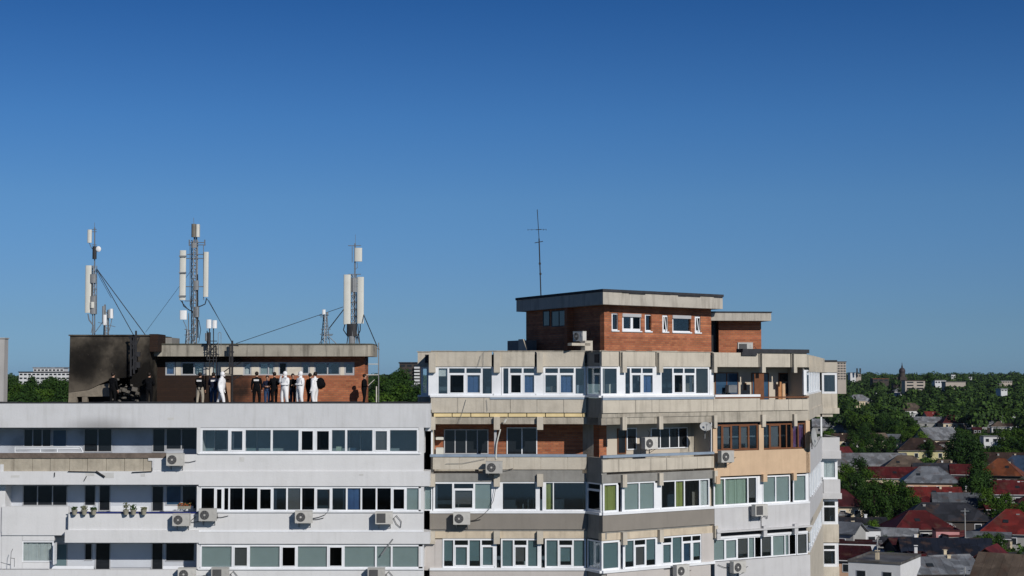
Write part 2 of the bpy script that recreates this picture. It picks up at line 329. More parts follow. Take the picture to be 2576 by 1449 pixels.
def darkwin(parent, pl, P0, P1, d, n=1, fm=None, q=None, fw=.05, code='k', name="inner_window"):
    """window or glazed door in a recessed back wall, dark room behind the glass"""
    fm = fm or pvcg
    if q: P0, P1 = q(*P0), q(*P1)
    a0, z1 = pl.hit(P0[0], P0[1], d); a1, z0 = pl.hit(P1[0], P1[1], d); fr, gl = MB(), MB()
    fr.pbox(pl, a0, a1, z0, z0 + fw, d - .02, d + .03); fr.pbox(pl, a0, a1, z1 - fw, z1, d - .02, d + .03)
    for i in range(n + 1):
        x = a0 + (a1 - a0) * i / n; lo, hi = (x, x + fw) if i == 0 else ((x - fw, x) if i == n else (x - fw / 2, x + fw / 2)); fr.pbox(pl, lo, hi, z0 + fw, z1 - fw, d - .02, d + .031)
    gl.pbox(pl, a0 + fw * .5, a1 - fw * .5, z0 + fw * .5, z1 - fw * .5, d - .01, d + .012)
    f = fr.build(name, fm, parent); gl.build("pane", CURT[code] if code in CURT else darkglass, f); return f
darkglass = mat("dark_room_glass", (.014, .017, .021), .08, .2, 2, spec=.5)
blueglass = mat("blue_room_glass", (.03, .07, .13), .1, .2, 2, spec=.5); CURT['B'] = blueglass
# ================================================================== WHITE BUILDING (left)
W = Plane((-30, 75), (10, 75)); WB = thing("apartment_building", "white apartment block with enclosed balconies and a smoke-blackened rooftop penthouse, at the left", "building", (-14, 85, 0))
def zW(y): return CZ - (y - 945) / 52.7
ROOFW = 33.37
xR = W.s(1083, 1045); xR2 = W.s(1066, 1160); xL = -2.0
def wbox(m, x0, x1, y0, y1, d0, d1, mi=0): m.pbox(W, W.s(x0, (y0 + y1) / 2, max(d0, d1)), W.s(x1, (y0 + y1) / 2, max(d0, d1)), zW(y0), zW(y1), d0, d1, mi)
core = MB()
core.pbox(W, xL, xR2 - .1, 0, 33.2, -1.45, -19, 0)                       # body
core.build("wall", white_side, WB)
m = MB(); m.pbox(W, xL, xR, 33.2, ROOFW, -.3, -19.5)
m.build("roof_deck", mat("roof_felt", (.09, .088, .085), .9, .3, 2), WB)
m = MB(); m.pbox(W, xL, xR, zW(1075), zW(1014), 0, -.28)                 # roof parapet, front band
m.pbox(W, xR - .28, xR, zW(1075), zW(1014), -.28, -2.6)
split_build(m, "roof_parapet", mat("parapet_plaster", (.60, .61, .63), .85, .05, .8, streak=.22, stc=(.33, .33, .31), bump=.2, blotch=.1, blc=(.42, .41, .38)), WB)
spot_stain(MATS["parapet_plaster"], (-5.6, -10, 32.5), (2.6, 3, .75), .55)
m = MB(); rr = random.Random(3); a = xL
while a < xR:                                                             # uneven felt edge on top of the parapet
    l = rr.uniform(.4, 1.3); m.pbox(W, a, min(xR, a + l), zW(1014), zW(1014) + rr.uniform(.03, .075), .03, -.3); a += l
m.build("parapet_felt_edge", bitumen, WB)
# floor bands: (inner wall top, inner bottom, band top, band bottom) in picture rows
m = MB()
SX = 500
wbox(m, SX, 1066, 1140, 1184, 0, -.2); wbox(m, SX, 1081, 1184, 1221, .06, -1.45)        # under fourth row
wbox(m, SX, 1066, 1285, 1332, 0, -.2); wbox(m, SX, 1081, 1335, 1364, .08, -1.45)
wbox(m, SX, 1066, 1427, 1500, 0, -.2); m.pbox(W, xL, xR2, 0, zW(1500), 0, -1.5)
wbox(m, 384, SX, 1142, 1184, 0, -.2); wbox(m, -60, SX, 1184, 1217, .06, -1.45)
wbox(m, 4, 172, 1273, 1337, -.35, -.55); wbox(m, 4, 172, 1337, 1345, -.35, -1.45)       # plain panel at the far left
wbox(m, 172, SX, 1289, 1330, 0, -.2); wbox(m, 163, SX, 1330, 1361, .08, -1.45); m.pbox(W, W.s(172, 1310), W.s(172, 1310) + .2, zW(1330), zW(1289), -.2, -1.45)
wbox(m, -60, SX, 1429, 1500, 0, -.2)
wbox(m, -60, 12, 1217, 1429, -.45, -1.5); wbox(m, 4, 56, 1345, 1429, -.42, -1.45); wbox(m, 56, 136, 1345, 1359, -.42, -.6); wbox(m, 56, 136, 1413, 1429, -.42, -.6)
split_build(m, "balcony_band", white_plaster, WB)
m = MB()
for y0, y1 in ((1075, 1140), (1221, 1285), (1364, 1427)):                                 # white end posts
    wbox(m, 1053, 1066, y0, y1, 0, -.25); wbox(m, 495, 504, y0, y1, 0, -.25)
    m.pbox(W, W.s(1054, 1200), xR2, zW(y1), zW(y0), -.25, -1.45)                          # right return wall
    m.pbox(W, W.s(497, 1200), W.s(502, 1200), zW(y1), zW(y0), -.25, -1.45)                # party wall
wbox(m, 1070, 1083, 1075, 1084, -.3, -2)
split_build(m, "end_post", white_plaster, WB)
# exposed concrete tiles where the render fell off the left balcony
m = MB(); random.seed(5)
xs = [-14, 55, 83, 127, 175, 220, 268, 313, 358, 383]
xs = [q1(v, 0)[0] for v in (-60, 115, 268, 413, 573, 720, 875, 1025, 1180, 1245)]
for i in range(len(xs) - 1):
    wbox(m, xs[i] + .5, xs[i + 1] - .5, 1151, 1184 + (i * 7 % 3), -.05 + .01 * (i % 2), -.2)
split_build(m, "exposed_tile_panel", old_tile, WB)
m = MB(); wbox(m, -60, 420, 1139, 1151, .02, -.24)
m.build("balcony_ledge", mat("brown_ledge", (.15, .12, .10), .9, .3, 3, bump=.5), WB)
m = MB()                                                                  # torn insulation flaps and cracks
for P, Q, t in (((790, 588), (862, 634), .05), ((560, 588), (790, 592), .02), ((1085, 596), (1250, 588), .02), ((450, 596), (448, 632), .02), ((712, 628), (692, 664), .02)):
    A, B = q1(*P), q1(*Q); m.tube(at(A[0], A[1], 74.88), at(B[0], B[1], 74.88), t, 4)
m.build("torn_render_edge", bitumen, WB)
m = MB()
for P, Q in (((1220, 478), (1370, 500)), ((1262, 500), (1345, 575)), ((0, 530), (28, 590))):
    A, B = q1(*P), q1(*Q); m.qbox(W, A, B, .01, -.04)
split_build(m, "render_remnant", white_plaster, WB)
rr = random.Random(19); patch = MB()
for i in range(13):
    y = rr.choice((1030, 1050, 1160, 1200, 1305, 1345, 1440)); x = rr.uniform(20, 1040)
    if x < 520 and y in (1160,): continue
    if x < 175 and y > 1200: continue
    d_ = {1030: 0, 1050: 0, 1160: 0, 1200: .06, 1305: 0, 1345: .08, 1440: 0}[y]; a = W.s(x, y, d_); z_ = zW(y + rr.uniform(-6, 6)); w_ = rr.uniform(.15, .7); patch.pbox(W, a, a + w_, z_, z_ + rr.uniform(.08, .3), d_ - .01, d_ + .004)
patch.build("repair_patch", mat("patched_plaster", (.56, .56, .55), .9, .12, 2, blotch=.3, blc=(.45, .44, .42)), WB)["kind"] = "stuff"
# back walls of the open balconies
bw = MB(); wbox(bw, -60, 496, 1070, 1184, -1.4, -1.46); split_build(bw, "back_wall", backdark if False else mat("smoked_paint", (.46, .49, .54), .85, .15, .7, blotch=.4, blc=(.05, .05, .055)), WB)
bw = MB(); wbox(bw, -60, 496, 1215, 1335, -1.4, -1.46); wbox(bw, 100, 496, 1355, 1432, -1.4, -1.46); split_build(bw, "back_wall", backpaint, WB)
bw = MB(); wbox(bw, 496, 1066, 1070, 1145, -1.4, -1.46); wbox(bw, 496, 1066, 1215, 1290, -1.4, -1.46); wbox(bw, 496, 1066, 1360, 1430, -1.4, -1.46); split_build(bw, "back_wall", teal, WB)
DB = -1.4
for P, Q, n, c in (((195, 235), (425, 388), 3, 'k'), ((432, 240), (552, 388), 1, 'B'), ((690, 232), (925, 430), 2, 'k'), ((1255, 232), (1362, 432), 1, 'k'), ((1366, 232), (1622, 410), 2, 'k'),
                   ((188, 698), (556, 872), 3, 'k'), ((695, 698), (790, 872), 1, 'k'), ((815, 698), (910, 915), 1, 'k'), ((1250, 705), (1350, 920), 1, 'k'), ((1366, 702), (1496, 868), 1, 'B'), ((1498, 702), (1620, 900), 1, 'k'),
                   ((450, 1180), (556, 1380), 1, 'G'), ((696, 1175), (762, 1322), 1, 'k'), ((785, 1172), (910, 1400), 1, 'k'), ((1248, 1172), (1345, 1400), 1, 'k'), ((1362, 1172), (1605, 1330), 1, 'k')):
    darkwin(WB, W, P, Q, DB, n, q=q1, code=c)
for P, Q, n, c in (((140, 235), (250, 415), 1, 'k'), ((400, 235), (495, 430), 1, 'G'), ((860, 240), (960, 430), 1, 'k'), ((1250, 240), (1440, 430), 2, 'B'), ((1470, 240), (1560, 430), 1, 'k')):
    darkwin(WB, W, P, Q, DB, n, q=q2, code=c)
# glazing of the enclosed balconies
window(WB, W, zW(1139), zW(1076), [25, 262, 388, 612, 842, 968, 1100, 1225, 1450, 1578, 1825], "g Sd g g Sk Sk g g Sm g", 1108, q=q2, fw=.10)
window(WB, W, zW(1284), zW(1222), [20, 145, 215, 262, 380, 502, 620, 738, 855, 970, 1105, 1230, 1350, 1475, 1600, 1718, 1840], "k Sk k k k Sk d m k Sd d b k k Sk l", 1253, q=q2, fw=.08)
window(WB, W, zW(1426), zW(1366), [20, 290, 425, 685, 820, 1075, 1205, 1470, 1600, 1855], "l Sm l Sk l Sk l l l", 1396, q=q2, fw=.09)
window(WB, W, zW(1412), zW(1360), [180, 440], "w", 1386, q=q1, fw=.06, d=-.45)
m = MB()                                                                  # sills
wbox(m, 498, 1058, 1138.5, 1141.5, .06, -.1); wbox(m, 498, 1066, 1283, 1286.5, .07, -.1); wbox(m, 498, 1066, 1425, 1428.5, .06, -.1)
wbox(m, 498, 1066, 1330.5, 1334.5, .03, -.1)
wbox(m, 210, 233, 1273, 1288, -.9, -.94); wbox(m, 278, 374, 1274, 1288, -.9, -.94); wbox(m, 412, 486, 1274, 1286, -.9, -.94); wbox(m, 130, 236, 1421, 1428, -.3, -.34); wbox(m, 410, 462, 1421, 1429, -.3, -.34)
split_build(m, "window_sill", pvc, WB)
m = MB(); wbox(m, 176, 497, 1285.5, 1289.5, .0, -.2); split_build(m, "balcony_rail", mat("dark_blue_rail", (.02, .03, .16), .4, .1, 3), WB)
# open sash hanging out at the lower left
m = MB(); a = W.s(134, 1386); 
m.pbox(W, a, a + .05, zW(1416), zW(1363), -.42, .02); m.build("open_window_sash", pvc, WB)
# ---------------------------------------------------------------- burnt stair house
BH = Plane((-30, 84), (10, 84)); zb = lambda y: CZ - (y - 945) / 47.05
def hp(*pts): return [BH.pt(*BH.hit(*qL(x, y)), 0) for x, y in pts]
soot_wall = bpy.data.materials.new("burnt_concrete"); soot_wall.use_nodes = True; n_ = soot_wall.node_tree; tc_ = n_.nodes.new("ShaderNodeTexCoord")
def burnt(m_):
    n = m_.node_tree; b = n.nodes["Principled BSDF"]; b.inputs["Roughness"].default_value = .95; b.inputs["Specular IOR Level"].default_value = .1
    z = n.nodes.new("ShaderNodeTexNoise"); z.inputs["Scale"].default_value = .36; z.inputs["Detail"].default_value = 7; z.inputs["Roughness"].default_value = .6; n.links.new(tc_.outputs["Object"], z.inputs["Vector"])
    r = n.nodes.new("ShaderNodeValToRGB"); e = r.color_ramp.elements; e[0].position = .43; e[0].color = (.012, .011, .010, 1); e[1].position = .64; e[1].color = (.120, .103, .082, 1)
    k = e.new(.52); k.color = (.040, .035, .029, 1)
    n.links.new(z.outputs["Fac"], r.inputs[0])
    v = n.nodes.new("ShaderNodeTexNoise"); v.inputs["Scale"].default_value = 5; v.inputs["Detail"].default_value = 8; n.links.new(tc_.outputs["Object"], v.inputs["Vector"])
    mr = n.nodes.new("ShaderNodeMapRange"); mr.inputs[1].default_value = .62; mr.inputs[2].default_value = .74; mr.inputs[4].default_value = .5; n.links.new(v.outputs["Fac"], mr.inputs[0])
    mx = n.nodes.new("ShaderNodeMix"); mx.data_type = 'RGBA'; mx.inputs[7].default_value = (.2, .17, .14, 1); n.links.new(mr.outputs[0], mx.inputs[0]); n.links.new(r.outputs[0], mx.inputs[6]); n.links.new(mx.outputs[2], b.inputs["Base Color"])
burnt(soot_wall)
spot_stain(soot_wall, (-9.0, -1, 35.6), (2.1, 3, 1.7), .9, (.008, .0075, .007))
spot_stain(soot_wall, (-6.6, -1, 34.6), (1.5, 3, 1.9), .85, (.008, .0075, .007))
m = MB(); T = Vector((0, .25, 0))
for poly in (((488, 884), (905, 884), (905, 1180), (840, 1185), (770, 1195), (690, 1230), (620, 1265), (478, 1285)),
             ((905, 884), (1040, 884), (1040, 1352), (985, 1352), (960, 1270), (905, 1230)),):
    m.prism(hp(*poly), T)
a0 = BH.hit(*qL(488, 884))[0]; a1 = BH.hit(*qL(1040, 884))[0]
m.pbox(BH, a0, a0 + .25, ROOFW, zb(845), -.25, -5); m.pbox(BH, a1 - .25, a1, ROOFW, zb(845), -.25, -5); m.pbox(BH, a0, a1, ROOFW, zb(845), -5, -5.25)
m.pbox(BH, a0 - .06, a1 + .06, zb(845), zb(842), .08, -5.3)
m.build("burnt_stairhouse_wall", soot_wall, WB)
m = MB(); m.pbox(BH, a0 + .2, a1 - .2, ROOFW, zb(1000) + .6, -2.2, -2.3); m.build("burnt_interior", dark_hollow, WB)
m = MB()
m.prism(hp((478, 1287), (620, 1268), (690, 1235), (757, 1222), (765, 1312), (478, 1316)), T)
m.prism(hp((478, 1316), (535, 1316), (535, 1356), (475, 1356)), T); m.prism(hp((572, 1316), (608, 1316), (608, 1356), (572, 1356)), T)
m.build("cracked_plinth", mat("pale_broken_concrete", (.22, .19, .15), .95, .25, 2.5, bump=.6), WB)
m = MB(); rr = random.Random(11)
for i in range(34):
    x, y = rr.uniform(775, 975), rr.uniform(1225, 1345); 
    if y < 1190 + abs(x - 870) * .25: continue
    p = BH.pt(*BH.hit(*qL(x, y)), rr.uniform(-.5, -.05)); s_ = rr.uniform(.04, .13); m.box(p, (s_ * 2.2, s_, s_ * .5), rr.uniform(0, 3), 0, rr.uniform(-.5, .5), rr.uniform(-.5, .5))
for x, y, s_ in ((800, 1262, .16), (835, 1272, .13), (870, 1268, .17), (895, 1280, .12), (850, 1258, .1), (940, 1262, .2), (825, 1194, .09), (960, 1290, .13)):
    m.box(BH.pt(*BH.hit(*qL(x, y)), .12), (s_ * 1.5, s_, s_ * .9), .4, 0, .3, .2)
rub = m.build("rubble", mat("rubble_concrete", (.13, .12, .105), .95, .4, 4, bump=.6), None); tag(rub, "broken concrete rubble spilling from the hole in the burnt stair house", "rubble", kind="stuff")
m = MB(); m.qbox(BH, qL(1040, 878), qL(1098, 1000), -.1, -2); m.build("burnt_chimney", brick_soot_shadow, WB)
m = MB(); m.qbox(BH, qL(1098, 903), qL(1197, 985), -2, -4); m.build("dark_roof_hatch", graycon, WB)
# ---------------------------------------------------------------- brick penthouse
PH = Plane((-30, 86), (10, 86)); zp = lambda y: CZ - (y - 945) / 45.95
x0, x1 = PH.s(376, 950), PH.s(917, 950)
m = MB()
WZ0, WZ1 = zp(944), zp(911)
m.pbox(PH, x0, x1, ROOFW, WZ0, 0, -.3)
m.pbox(PH, x0, x1, WZ1, zp(897), 0, -.3)
m.pbox(PH, PH.s(892, 930), x1, WZ0, WZ1, 0, -.3); m.pbox(PH, x0, PH.s(416, 930), WZ0, WZ1, 0, -.3)
m.pbox(PH, x1 - .3, x1, ROOFW, zp(897), -.3, -2.2)
m.pbox(PH, x0, x1 - .3, ROOFW, zp(897), -2.2, -2.5)
m.build("brick_wall", brick_soot_shadow, WB)
pw = MB()
def pier(xa, xb): pw.pbox(PH, PH.s(qM(xa, 0)[0], 930), PH.s(qM(xb, 0)[0], 930), WZ0, WZ1, .02, -.2)
for a, b in ((-75, -40), (128, 178), (218, 395), (452, 505), (612, 640), (700, 800), (858, 888), (1070, 1098)): pier(a, b)
split_build(pw, "window_pier", mat("cream_pier", (.64, .59, .50), .85, .1, 1.5, blotch=.3), WB)
for xs_, k in (([-148, -80], "b"), ([-38, 52, 125], "k l"), ([178, 218], "l"), ([395, 452], "w"), ([505, 570, 612], "l l"), ([640, 700], "k"), ([800, 858], "Sd"), ([888, 982, 1070], "d d"), ([1098, 1168], "Sd")):  # leftmost blue fill is sky light in the pane, put in as colour
    window(WB, PH, WZ0, WZ1, [qM(v, 0)[0] for v in xs_], k, 930, fw=.07, d=.0, fm=pvcg)
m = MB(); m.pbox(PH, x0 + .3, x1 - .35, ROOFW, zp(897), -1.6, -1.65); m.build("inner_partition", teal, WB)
# concrete roof fascia with a rounded right corner
m = MB(); fz0, fz1 = zp(897) , zp(868)
fa, fb = PH.s(387, 880, .9), PH.s(912, 880, .9); pts = [PH.pt(fa, fz0, .9), PH.pt(fb, fz0, .9)]
for k in range(1, 7): 
    t = k / 6 * math.pi / 2; pts.append(PH.pt(fb + .5 * math.sin(t), fz0, .4 + .5 * math.cos(t)))
pts += [PH.pt(fb + .5, fz0, -2.6), PH.pt(fb - .2, fz0, -2.7), PH.pt(fb - .9, fz0, -6.5), PH.pt(fa, fz0, -6.5)]
m.prism(pts, Vector((0, 0, fz1 - fz0)))
fasc = mat("fascia_concrete", (.36, .335, .28), .9, .14, 1.2, streak=.65, stc=(.07, .062, .05), bump=.35, blotch=.25)
m.build("roof_fascia", fasc, WB)
m = MB(); m.prism([p + Vector((0, 0, fz1 - fz0 + .002)) for p in [PH.pt(fa - .02, fz0, .95)] + [q + Vector((.0, -.05, 0)) for q in pts[1:-1]] + [PH.pt(fa - .02, fz0, -6.5)]], Vector((0, 0, .06))); m.build("roof_edging", mat("mossy_edge", (.09, .09, .07), .9, .3, 4), WB)
# far-left grey wall at the frame edge
m = MB(); pl = Plane((-30, 80), (10, 80)); a = pl.s(21, 930); a -= .22; m.pbox(pl, a - 3, a, ROOFW, CZ + (945 - 852) / 49.4, 0, -.6); m.pbox(pl, a - 3, a + .04, CZ + (945 - 852) / 49.4, CZ + (945 - 849.5) / 49.4, .05, -.65)
m.build("stair_tower_wall", mat("gray_tower_render", (.42, .41, .40), .9, .08, 1, streak=.35, stc=(.25, .24, .23)), WB)
# ================================================================== BEIGE BUILDING (right)
BB = thing("apartment_building", "beige concrete apartment block with angled balconies and a red brick penthouse, at the centre right", "building", (8, 88, 0))
C0 = Vector(at(1475, 960, 76).xy); C1 = Vector(at(1512.5, 960, 74.8).xy); C2 = Vector(at(1792, 960, 78.7).xy); C3 = Vector(at(2031, 960, 82.0).xy); C4 = Vector(at(2066, 960, 99).xy); C5 = Vector(at(2106, 960, 99).xy)
L0 = Vector(at(1084, 960, 76).xy); Lr = Vector(at(1051, 900, 77.6).xy)
P1_ = Plane(L0, C0); PC = Plane(C0, C1); P2 = Plane(C1, C2); P3 = Plane(C2, C3); P4 = Plane(C3, C4); P5 = Plane(C4, C5); P0_ = Plane(Lr, Vector((L0.x, 77.6)))
RZ = 2.76
H = 19.6
# body and roof
def inset(d):
    return [P0_.pt(0, 0, -d), P0_.pt(P0_.len, 0, -d), P1_.pt(0, 0, -d), P1_.pt(P1_.len - d * .0, 0, -d), P2.pt(-.35, 0, -d), P2.pt(P2.len, 0, -d), P3.pt(P3.len - d * .6, 0, -d), P4.pt(P4.len - .5, 0, -d), P5.pt(P5.len, 0, -d), Vector((C5.x, 112, 0)), Vector((-3, 112, 0))]
def poly_prism(m, pts, z0, z1, mi=0): m.prism([Vector((p.x, p.y, z0)) for p in pts], Vector((0, 0, z1 - z0)), mi)
body = [P1_.pt(0, 0, -1.45), P1_.pt(P1_.len - .2, 0, -1.45), P2.pt(.95, 0, -1.47), P3.pt(P3.len - .95, 0, -1.45), Vector((C4.x - 1.2, C4.y, 0)), Vector((C4.x - 1.2, 112, 0)), Vector((-3.6, 112, 0))]
m = MB(); poly_prism(m, body, 0, 35.9); m.build("wall", conc2, BB)
m = MB(); poly_prism(m, [P1_.pt(-.3, 0, -.2), P1_.pt(P1_.len, 0, -.2), P2.pt(0, 0, -.2), P3.pt(P3.len - .1, 0, -.2), Vector((C4.x + .2, C4.y, 0)), Vector((C4.x, 112, 0)), Vector((-3.9, 112, 0))], 35.62, 36.02); m.build("roof_deck", bitumen, BB)
SEG = {'1': P1_, 'C': PC, '2': P2, '3': P3}
LV = dict(par1=36.19, par0=35.44, fin0=35.15)
def strip(m, keys, z0, z1, d0, d1, mi=0):
    for k in keys: 
        p = SEG[k]; e = .0 if not (k == '2' and min(d0, d1) < -1) else -.25
        m.pbox(p, -e if k != '1' else -.03, p.len + e, z0, z1, d0, d1, mi)
# concrete fins (x of each fin measured on the photo): plane, picture x left, right
FINS = [(P1_, 1078, 1096), (P1_, 1241, 1258), (P1_, 1349, 1366), (P2, 1558, 1570), (P2, 1650, 1661), (P2, 1788, 1797), (P3, 1909, 1919), (P3, 1989, 1998)]
panels = MB(); fins = MB(); cop = MB()
for pl, lo in ((P1_, 0), (P2, 0), (P3, 0)):
    ss = [0] + sorted([pl.s(a, 900) for p, a, b in FINS if p is pl]) + [pl.len]
    ss = [s_ for s_ in ss if -.01 <= s_ <= pl.len + .01]
    for a, b in zip(ss, ss[1:]):
        if b - a > .3: panels.pbox(pl, a + .0, b - .07, 35.44, 36.16, .05, -.12)
for pl, a, b in FINS:
    s0, s1 = pl.s(a, 900), pl.s(b, 900)
    fins.pbox(pl, s0 + .03, s1, 35.15, 36.12, .0, .22)
    fins.pbox(pl, s0 + .03, s1, 32.40, 33.02, .0, .2)
    if pl is not P3:
        fins.pbox(pl, s0 + .03, s1, 29.68, 30.28, .02, .2)
        fins.pbox(pl, s0 + .03, s1, 26.95, 27.55, .02, .2)
panels.pbox(P0_, 0, P0_.len - .1, 35.44, 36.16, .05, -.12)
split_build(panels, "roof_parapet", conc, BB); split_build(fins, "concrete_fin", conc, BB)
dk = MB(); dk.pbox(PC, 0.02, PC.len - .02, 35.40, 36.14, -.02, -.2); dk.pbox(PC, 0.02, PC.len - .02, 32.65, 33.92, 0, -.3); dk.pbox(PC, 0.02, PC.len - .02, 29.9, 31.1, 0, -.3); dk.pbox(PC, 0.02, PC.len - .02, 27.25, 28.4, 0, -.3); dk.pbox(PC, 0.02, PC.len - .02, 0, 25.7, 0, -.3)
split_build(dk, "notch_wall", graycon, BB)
cop = MB(); random.seed(12)
for k in '1C2': 
    p = SEG[k]; a = 0
    while a < p.len: l = random.uniform(.5, 1.6); cop.pbox(p, a, min(p.len, a + l), 36.16, 36.185 + random.random() * .03, .08, -.3); a += l
cop.pbox(P0_, -.05, P0_.len, 36.16, 36.2, .08, -.3)
cop.build("parapet_coping", conc2, BB)
m = MB(); m.pbox(P3, P3.s(1865, 890), P3.len + .05, 36.16, 36.36, .12, -.4); m.pbox(P3, P3.s(1862, 890), P3.s(1900, 890), 36.02, 36.2, .14, -.1); a = P3.s(1895, 890)
m.build("roof_bitumen_edge", bitumen, BB)
cream_strip = MB()
# --- level A parapet of small tiles, beam, slab
tiles = MB(); random.seed(9)
def tilerow(pl, a, b, z0, z1, step, d=0.0):
    x = a
    while x < b - .05:
        e = min(b, x + step); tiles.pbox(pl, x + .008, e - .008, z0, z1, d + random.uniform(-.008, .008), d - .12); x = e
tilerow(P1_, 0, P1_.len, 33.22, 33.93, 1.28, .1); tilerow(P2, 0, P2.s(1655, 1020), 33.22, 33.85, 1.0, .1)
tilerow(P2, P2.s(1655, 1020), P2.len, 33.22, 33.93, 9, .1); tilerow(P3, 0, P3.s(1909, 1020), 33.22, 33.93, 9, .1); tilerow(P3, P3.s(1909, 1020), P3.len, 33.22, 33.78, .95, .1)
tilerow(P1_, .1, P1_.len, 30.5, 31.1, 1.3, .08); tilerow(P2, 0, P2.len, 30.42, 31.0, .98, .08)
split_build(tiles, "balustrade_tile", conc, BB)
beams = MB()
strip(beams, '12', 32.67, 33.0, .0, -.25); strip(beams, '3', 32.67, 33.2, .04, -.25); strip(beams, 'C', 32.67, 33.0, -.0, -.25)
beams.pbox(P2, 0, P2.len, 33.0, 33.2, .04, -.2)
strip(beams, '123', 32.75, 33.0, -.25, -1.5)
split_build(beams, "floor_beam", conc2, BB)
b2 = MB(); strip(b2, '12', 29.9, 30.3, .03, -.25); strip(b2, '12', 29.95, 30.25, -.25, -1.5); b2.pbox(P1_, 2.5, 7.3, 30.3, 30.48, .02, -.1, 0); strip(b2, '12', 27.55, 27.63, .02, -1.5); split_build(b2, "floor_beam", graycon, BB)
m = MB(); x = .15
while x < P1_.len - .1: m.pbox(P1_, x, min(P1_.len, x + .9) - .04, 33.02, 33.18, .06, -.1); x += .9
split_build(m, "insulation_strip", yellow, BB)
m = MB(); strip(m, '12', 27.2, 27.55, 0, -.25); split_build(m, "lintel_band", cream, BB)
m = MB(); strip(m, '12', 27.63, 28.40, .08, -.2); split_build(m, "spandrel", taupe, BB)
m = MB(); strip(m, '12', 0, 25.68, .06, -1.5); m.pbox(P1_, -.35, .22, 25.68, 27.2, 0, -1.4); m.pbox(P1_, .22, P1_.s(1112, 1390), 25.7, 27.15, .02, -.1); m.pbox(P2, P2.s(1764, 1390), P2.len, 25.7, 27.2, .03, -.1); split_build(m, "spandrel", pale, BB)
m = MB(); strip(m, '3', 29.98, 31.22, .10, -.2); strip(m, '3', 30.0, 30.2, -.2, -1.5)
for x in (1797, 1915): m.pbox(P3, P3.s(x - 3, 1200), P3.s(x + 7, 1200), 29.62, 30.0, .10, .26)
m.pbox(P3, P3.s(1988, 1200), P3.s(1996, 1200), 29.62, 30.0, .10, .26)
m.pbox(P3, -.06, P3.s(1801, 1100), 31.22, 32.5, .10, -.2); m.pbox(P3, P3.s(1906, 1100), P3.s(1918, 1100), 31.22, 32.5, .1, -.2); m.pbox(P3, P3.s(2024, 1100), P3.len + .05, 29.98, 32.67, .1, -.2); split_build(m, "spandrel", peach, BB)
m = MB(); strip(m, '3', 27.25, 28.4, .10, -.2); strip(m, '3', 27.25, 27.5, -.2, -1.5); m.pbox(P3, 0, P3.len, 27.2, 27.28, .32, -.2); strip(m, '3', 0, 25.75, .08, -1.5)
for x in (1795, 1912, 1990): m.pbox(P3, P3.s(x, 1330), P3.s(x + 9, 1330), 26.88, 27.4, .1, .28)
split_build(m, "spandrel", palewhite, BB)
# back walls
m = MB(); strip(m, '3', 33.2, 35.6, -1.36, -1.46); split_build(m, "back_wall", cream_w, BB)
m = MB(); m.pbox(P1_, 0, P1_.len + .62, 31.0, 32.8, -1.36, -1.46); m.pbox(P2, .9, 1.0, 31.0, 32.8, -1.46, -2.1); m.pbox(P2, .9, P2.s(1526, 1110, -1.36), 31.0, 32.8, -1.36, -1.46); m.build("brick_back_wall", brick, BB)
m = MB(); m.pbox(P2, P2.s(1526, 1110, -1.36), P2.len, 31.0, 32.8, -1.36, -1.46); split_build(m, "back_wall", cream_w, BB)
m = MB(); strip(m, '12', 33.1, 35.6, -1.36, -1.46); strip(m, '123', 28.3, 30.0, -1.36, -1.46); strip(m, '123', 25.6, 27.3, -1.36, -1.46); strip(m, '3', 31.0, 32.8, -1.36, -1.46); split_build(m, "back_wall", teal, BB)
m = MB()
for pl, s_ in ((P2, P2.len - .06), (P3, P3.len - .15), (P1_, 0)):
    m.pbox(pl, s_, s_ + .12, 25.7, 35.6, -.2, -1.4)
split_build(m, "party_wall", cream_w, BB)
# rails and sills
m = MB(); strip(m, '12', 31.1, 31.22, .12, -.1); m.pbox(P1_, P1_.s(1233, 1003), P1_.len, 33.86, 33.96, .13, -.05); m.pbox(P2, 0, P2.len, 33.84, 33.96, .13, -.05); split_build(m, "balustrade_rail", bluem, BB)
m = MB(); strip(m, '1C2', 33.96, 34.05, .14, -.15); strip(m, '1C2', 28.40, 28.52, .12, -.15); strip(m, '1C2', 25.68, 25.80, .12, -.15); strip(m, '3', 28.40, 28.5, .12, -.15); m.pbox(P3, .1, P3.s(1910, 1000), 33.93, 34.05, .1, -.1)
m.pbox(P0_, 0, P0_.len, 33.96, 34.05, .1, -.1); split_build(m, "window_sill", pvc, BB)
m = MB(); m.pbox(P3, .1, P3.len, 33.86, 33.93, .12, .02); m.pbox(P3, P3.s(1908, 1003), P3.s(1932, 1003), 33.75, 35.1, -.3, -.34); split_build(m, "brown_balcony_rail", wood, BB)
m = MB(); m.pbox(P0_, 0, P0_.len, 33.0, 33.96, -.05, -.3); m.build("wall", conc2, BB)
# glazing
def xsA(*v): return [qA(x, 0)[0] for x in v]
def xsB(*v): return [qB(x, 0)[0] for x in v]
A0, A1 = 34.05, 35.44
window(BB, P0_, A0, A1, xsA(610, 690), "g", 960, d=-.02, fw=.1)
m = MB()
for pl, a, b in ((P1_, 1078, 1099), (P1_, 1240, 1261), (P1_, 1347, 1367)): m.pbox(pl, pl.s(a, 960), pl.s(b, 960), A0, A1, .0, -.1)
for a, b in ((635, 697), (1020, 1092)): m.pbox(P2, P2.s(qB(a, 0)[0], 960), P2.s(qB(b, 0)[0], 960), A0, A1, .0, -.1)
m.pbox(P2, P2.s(qB(1625, 0)[0], 960), P2.s(qB(1668, 0)[0], 960), A0, 35.3, -.0, -.1); split_build(m, "balcony_infill_panel", pvc, BB)
window(BB, P1_, A0, A1, xsA(775, 895, 1075, 1245, 1368), "g Tk Tb d", 960, fw=.085)
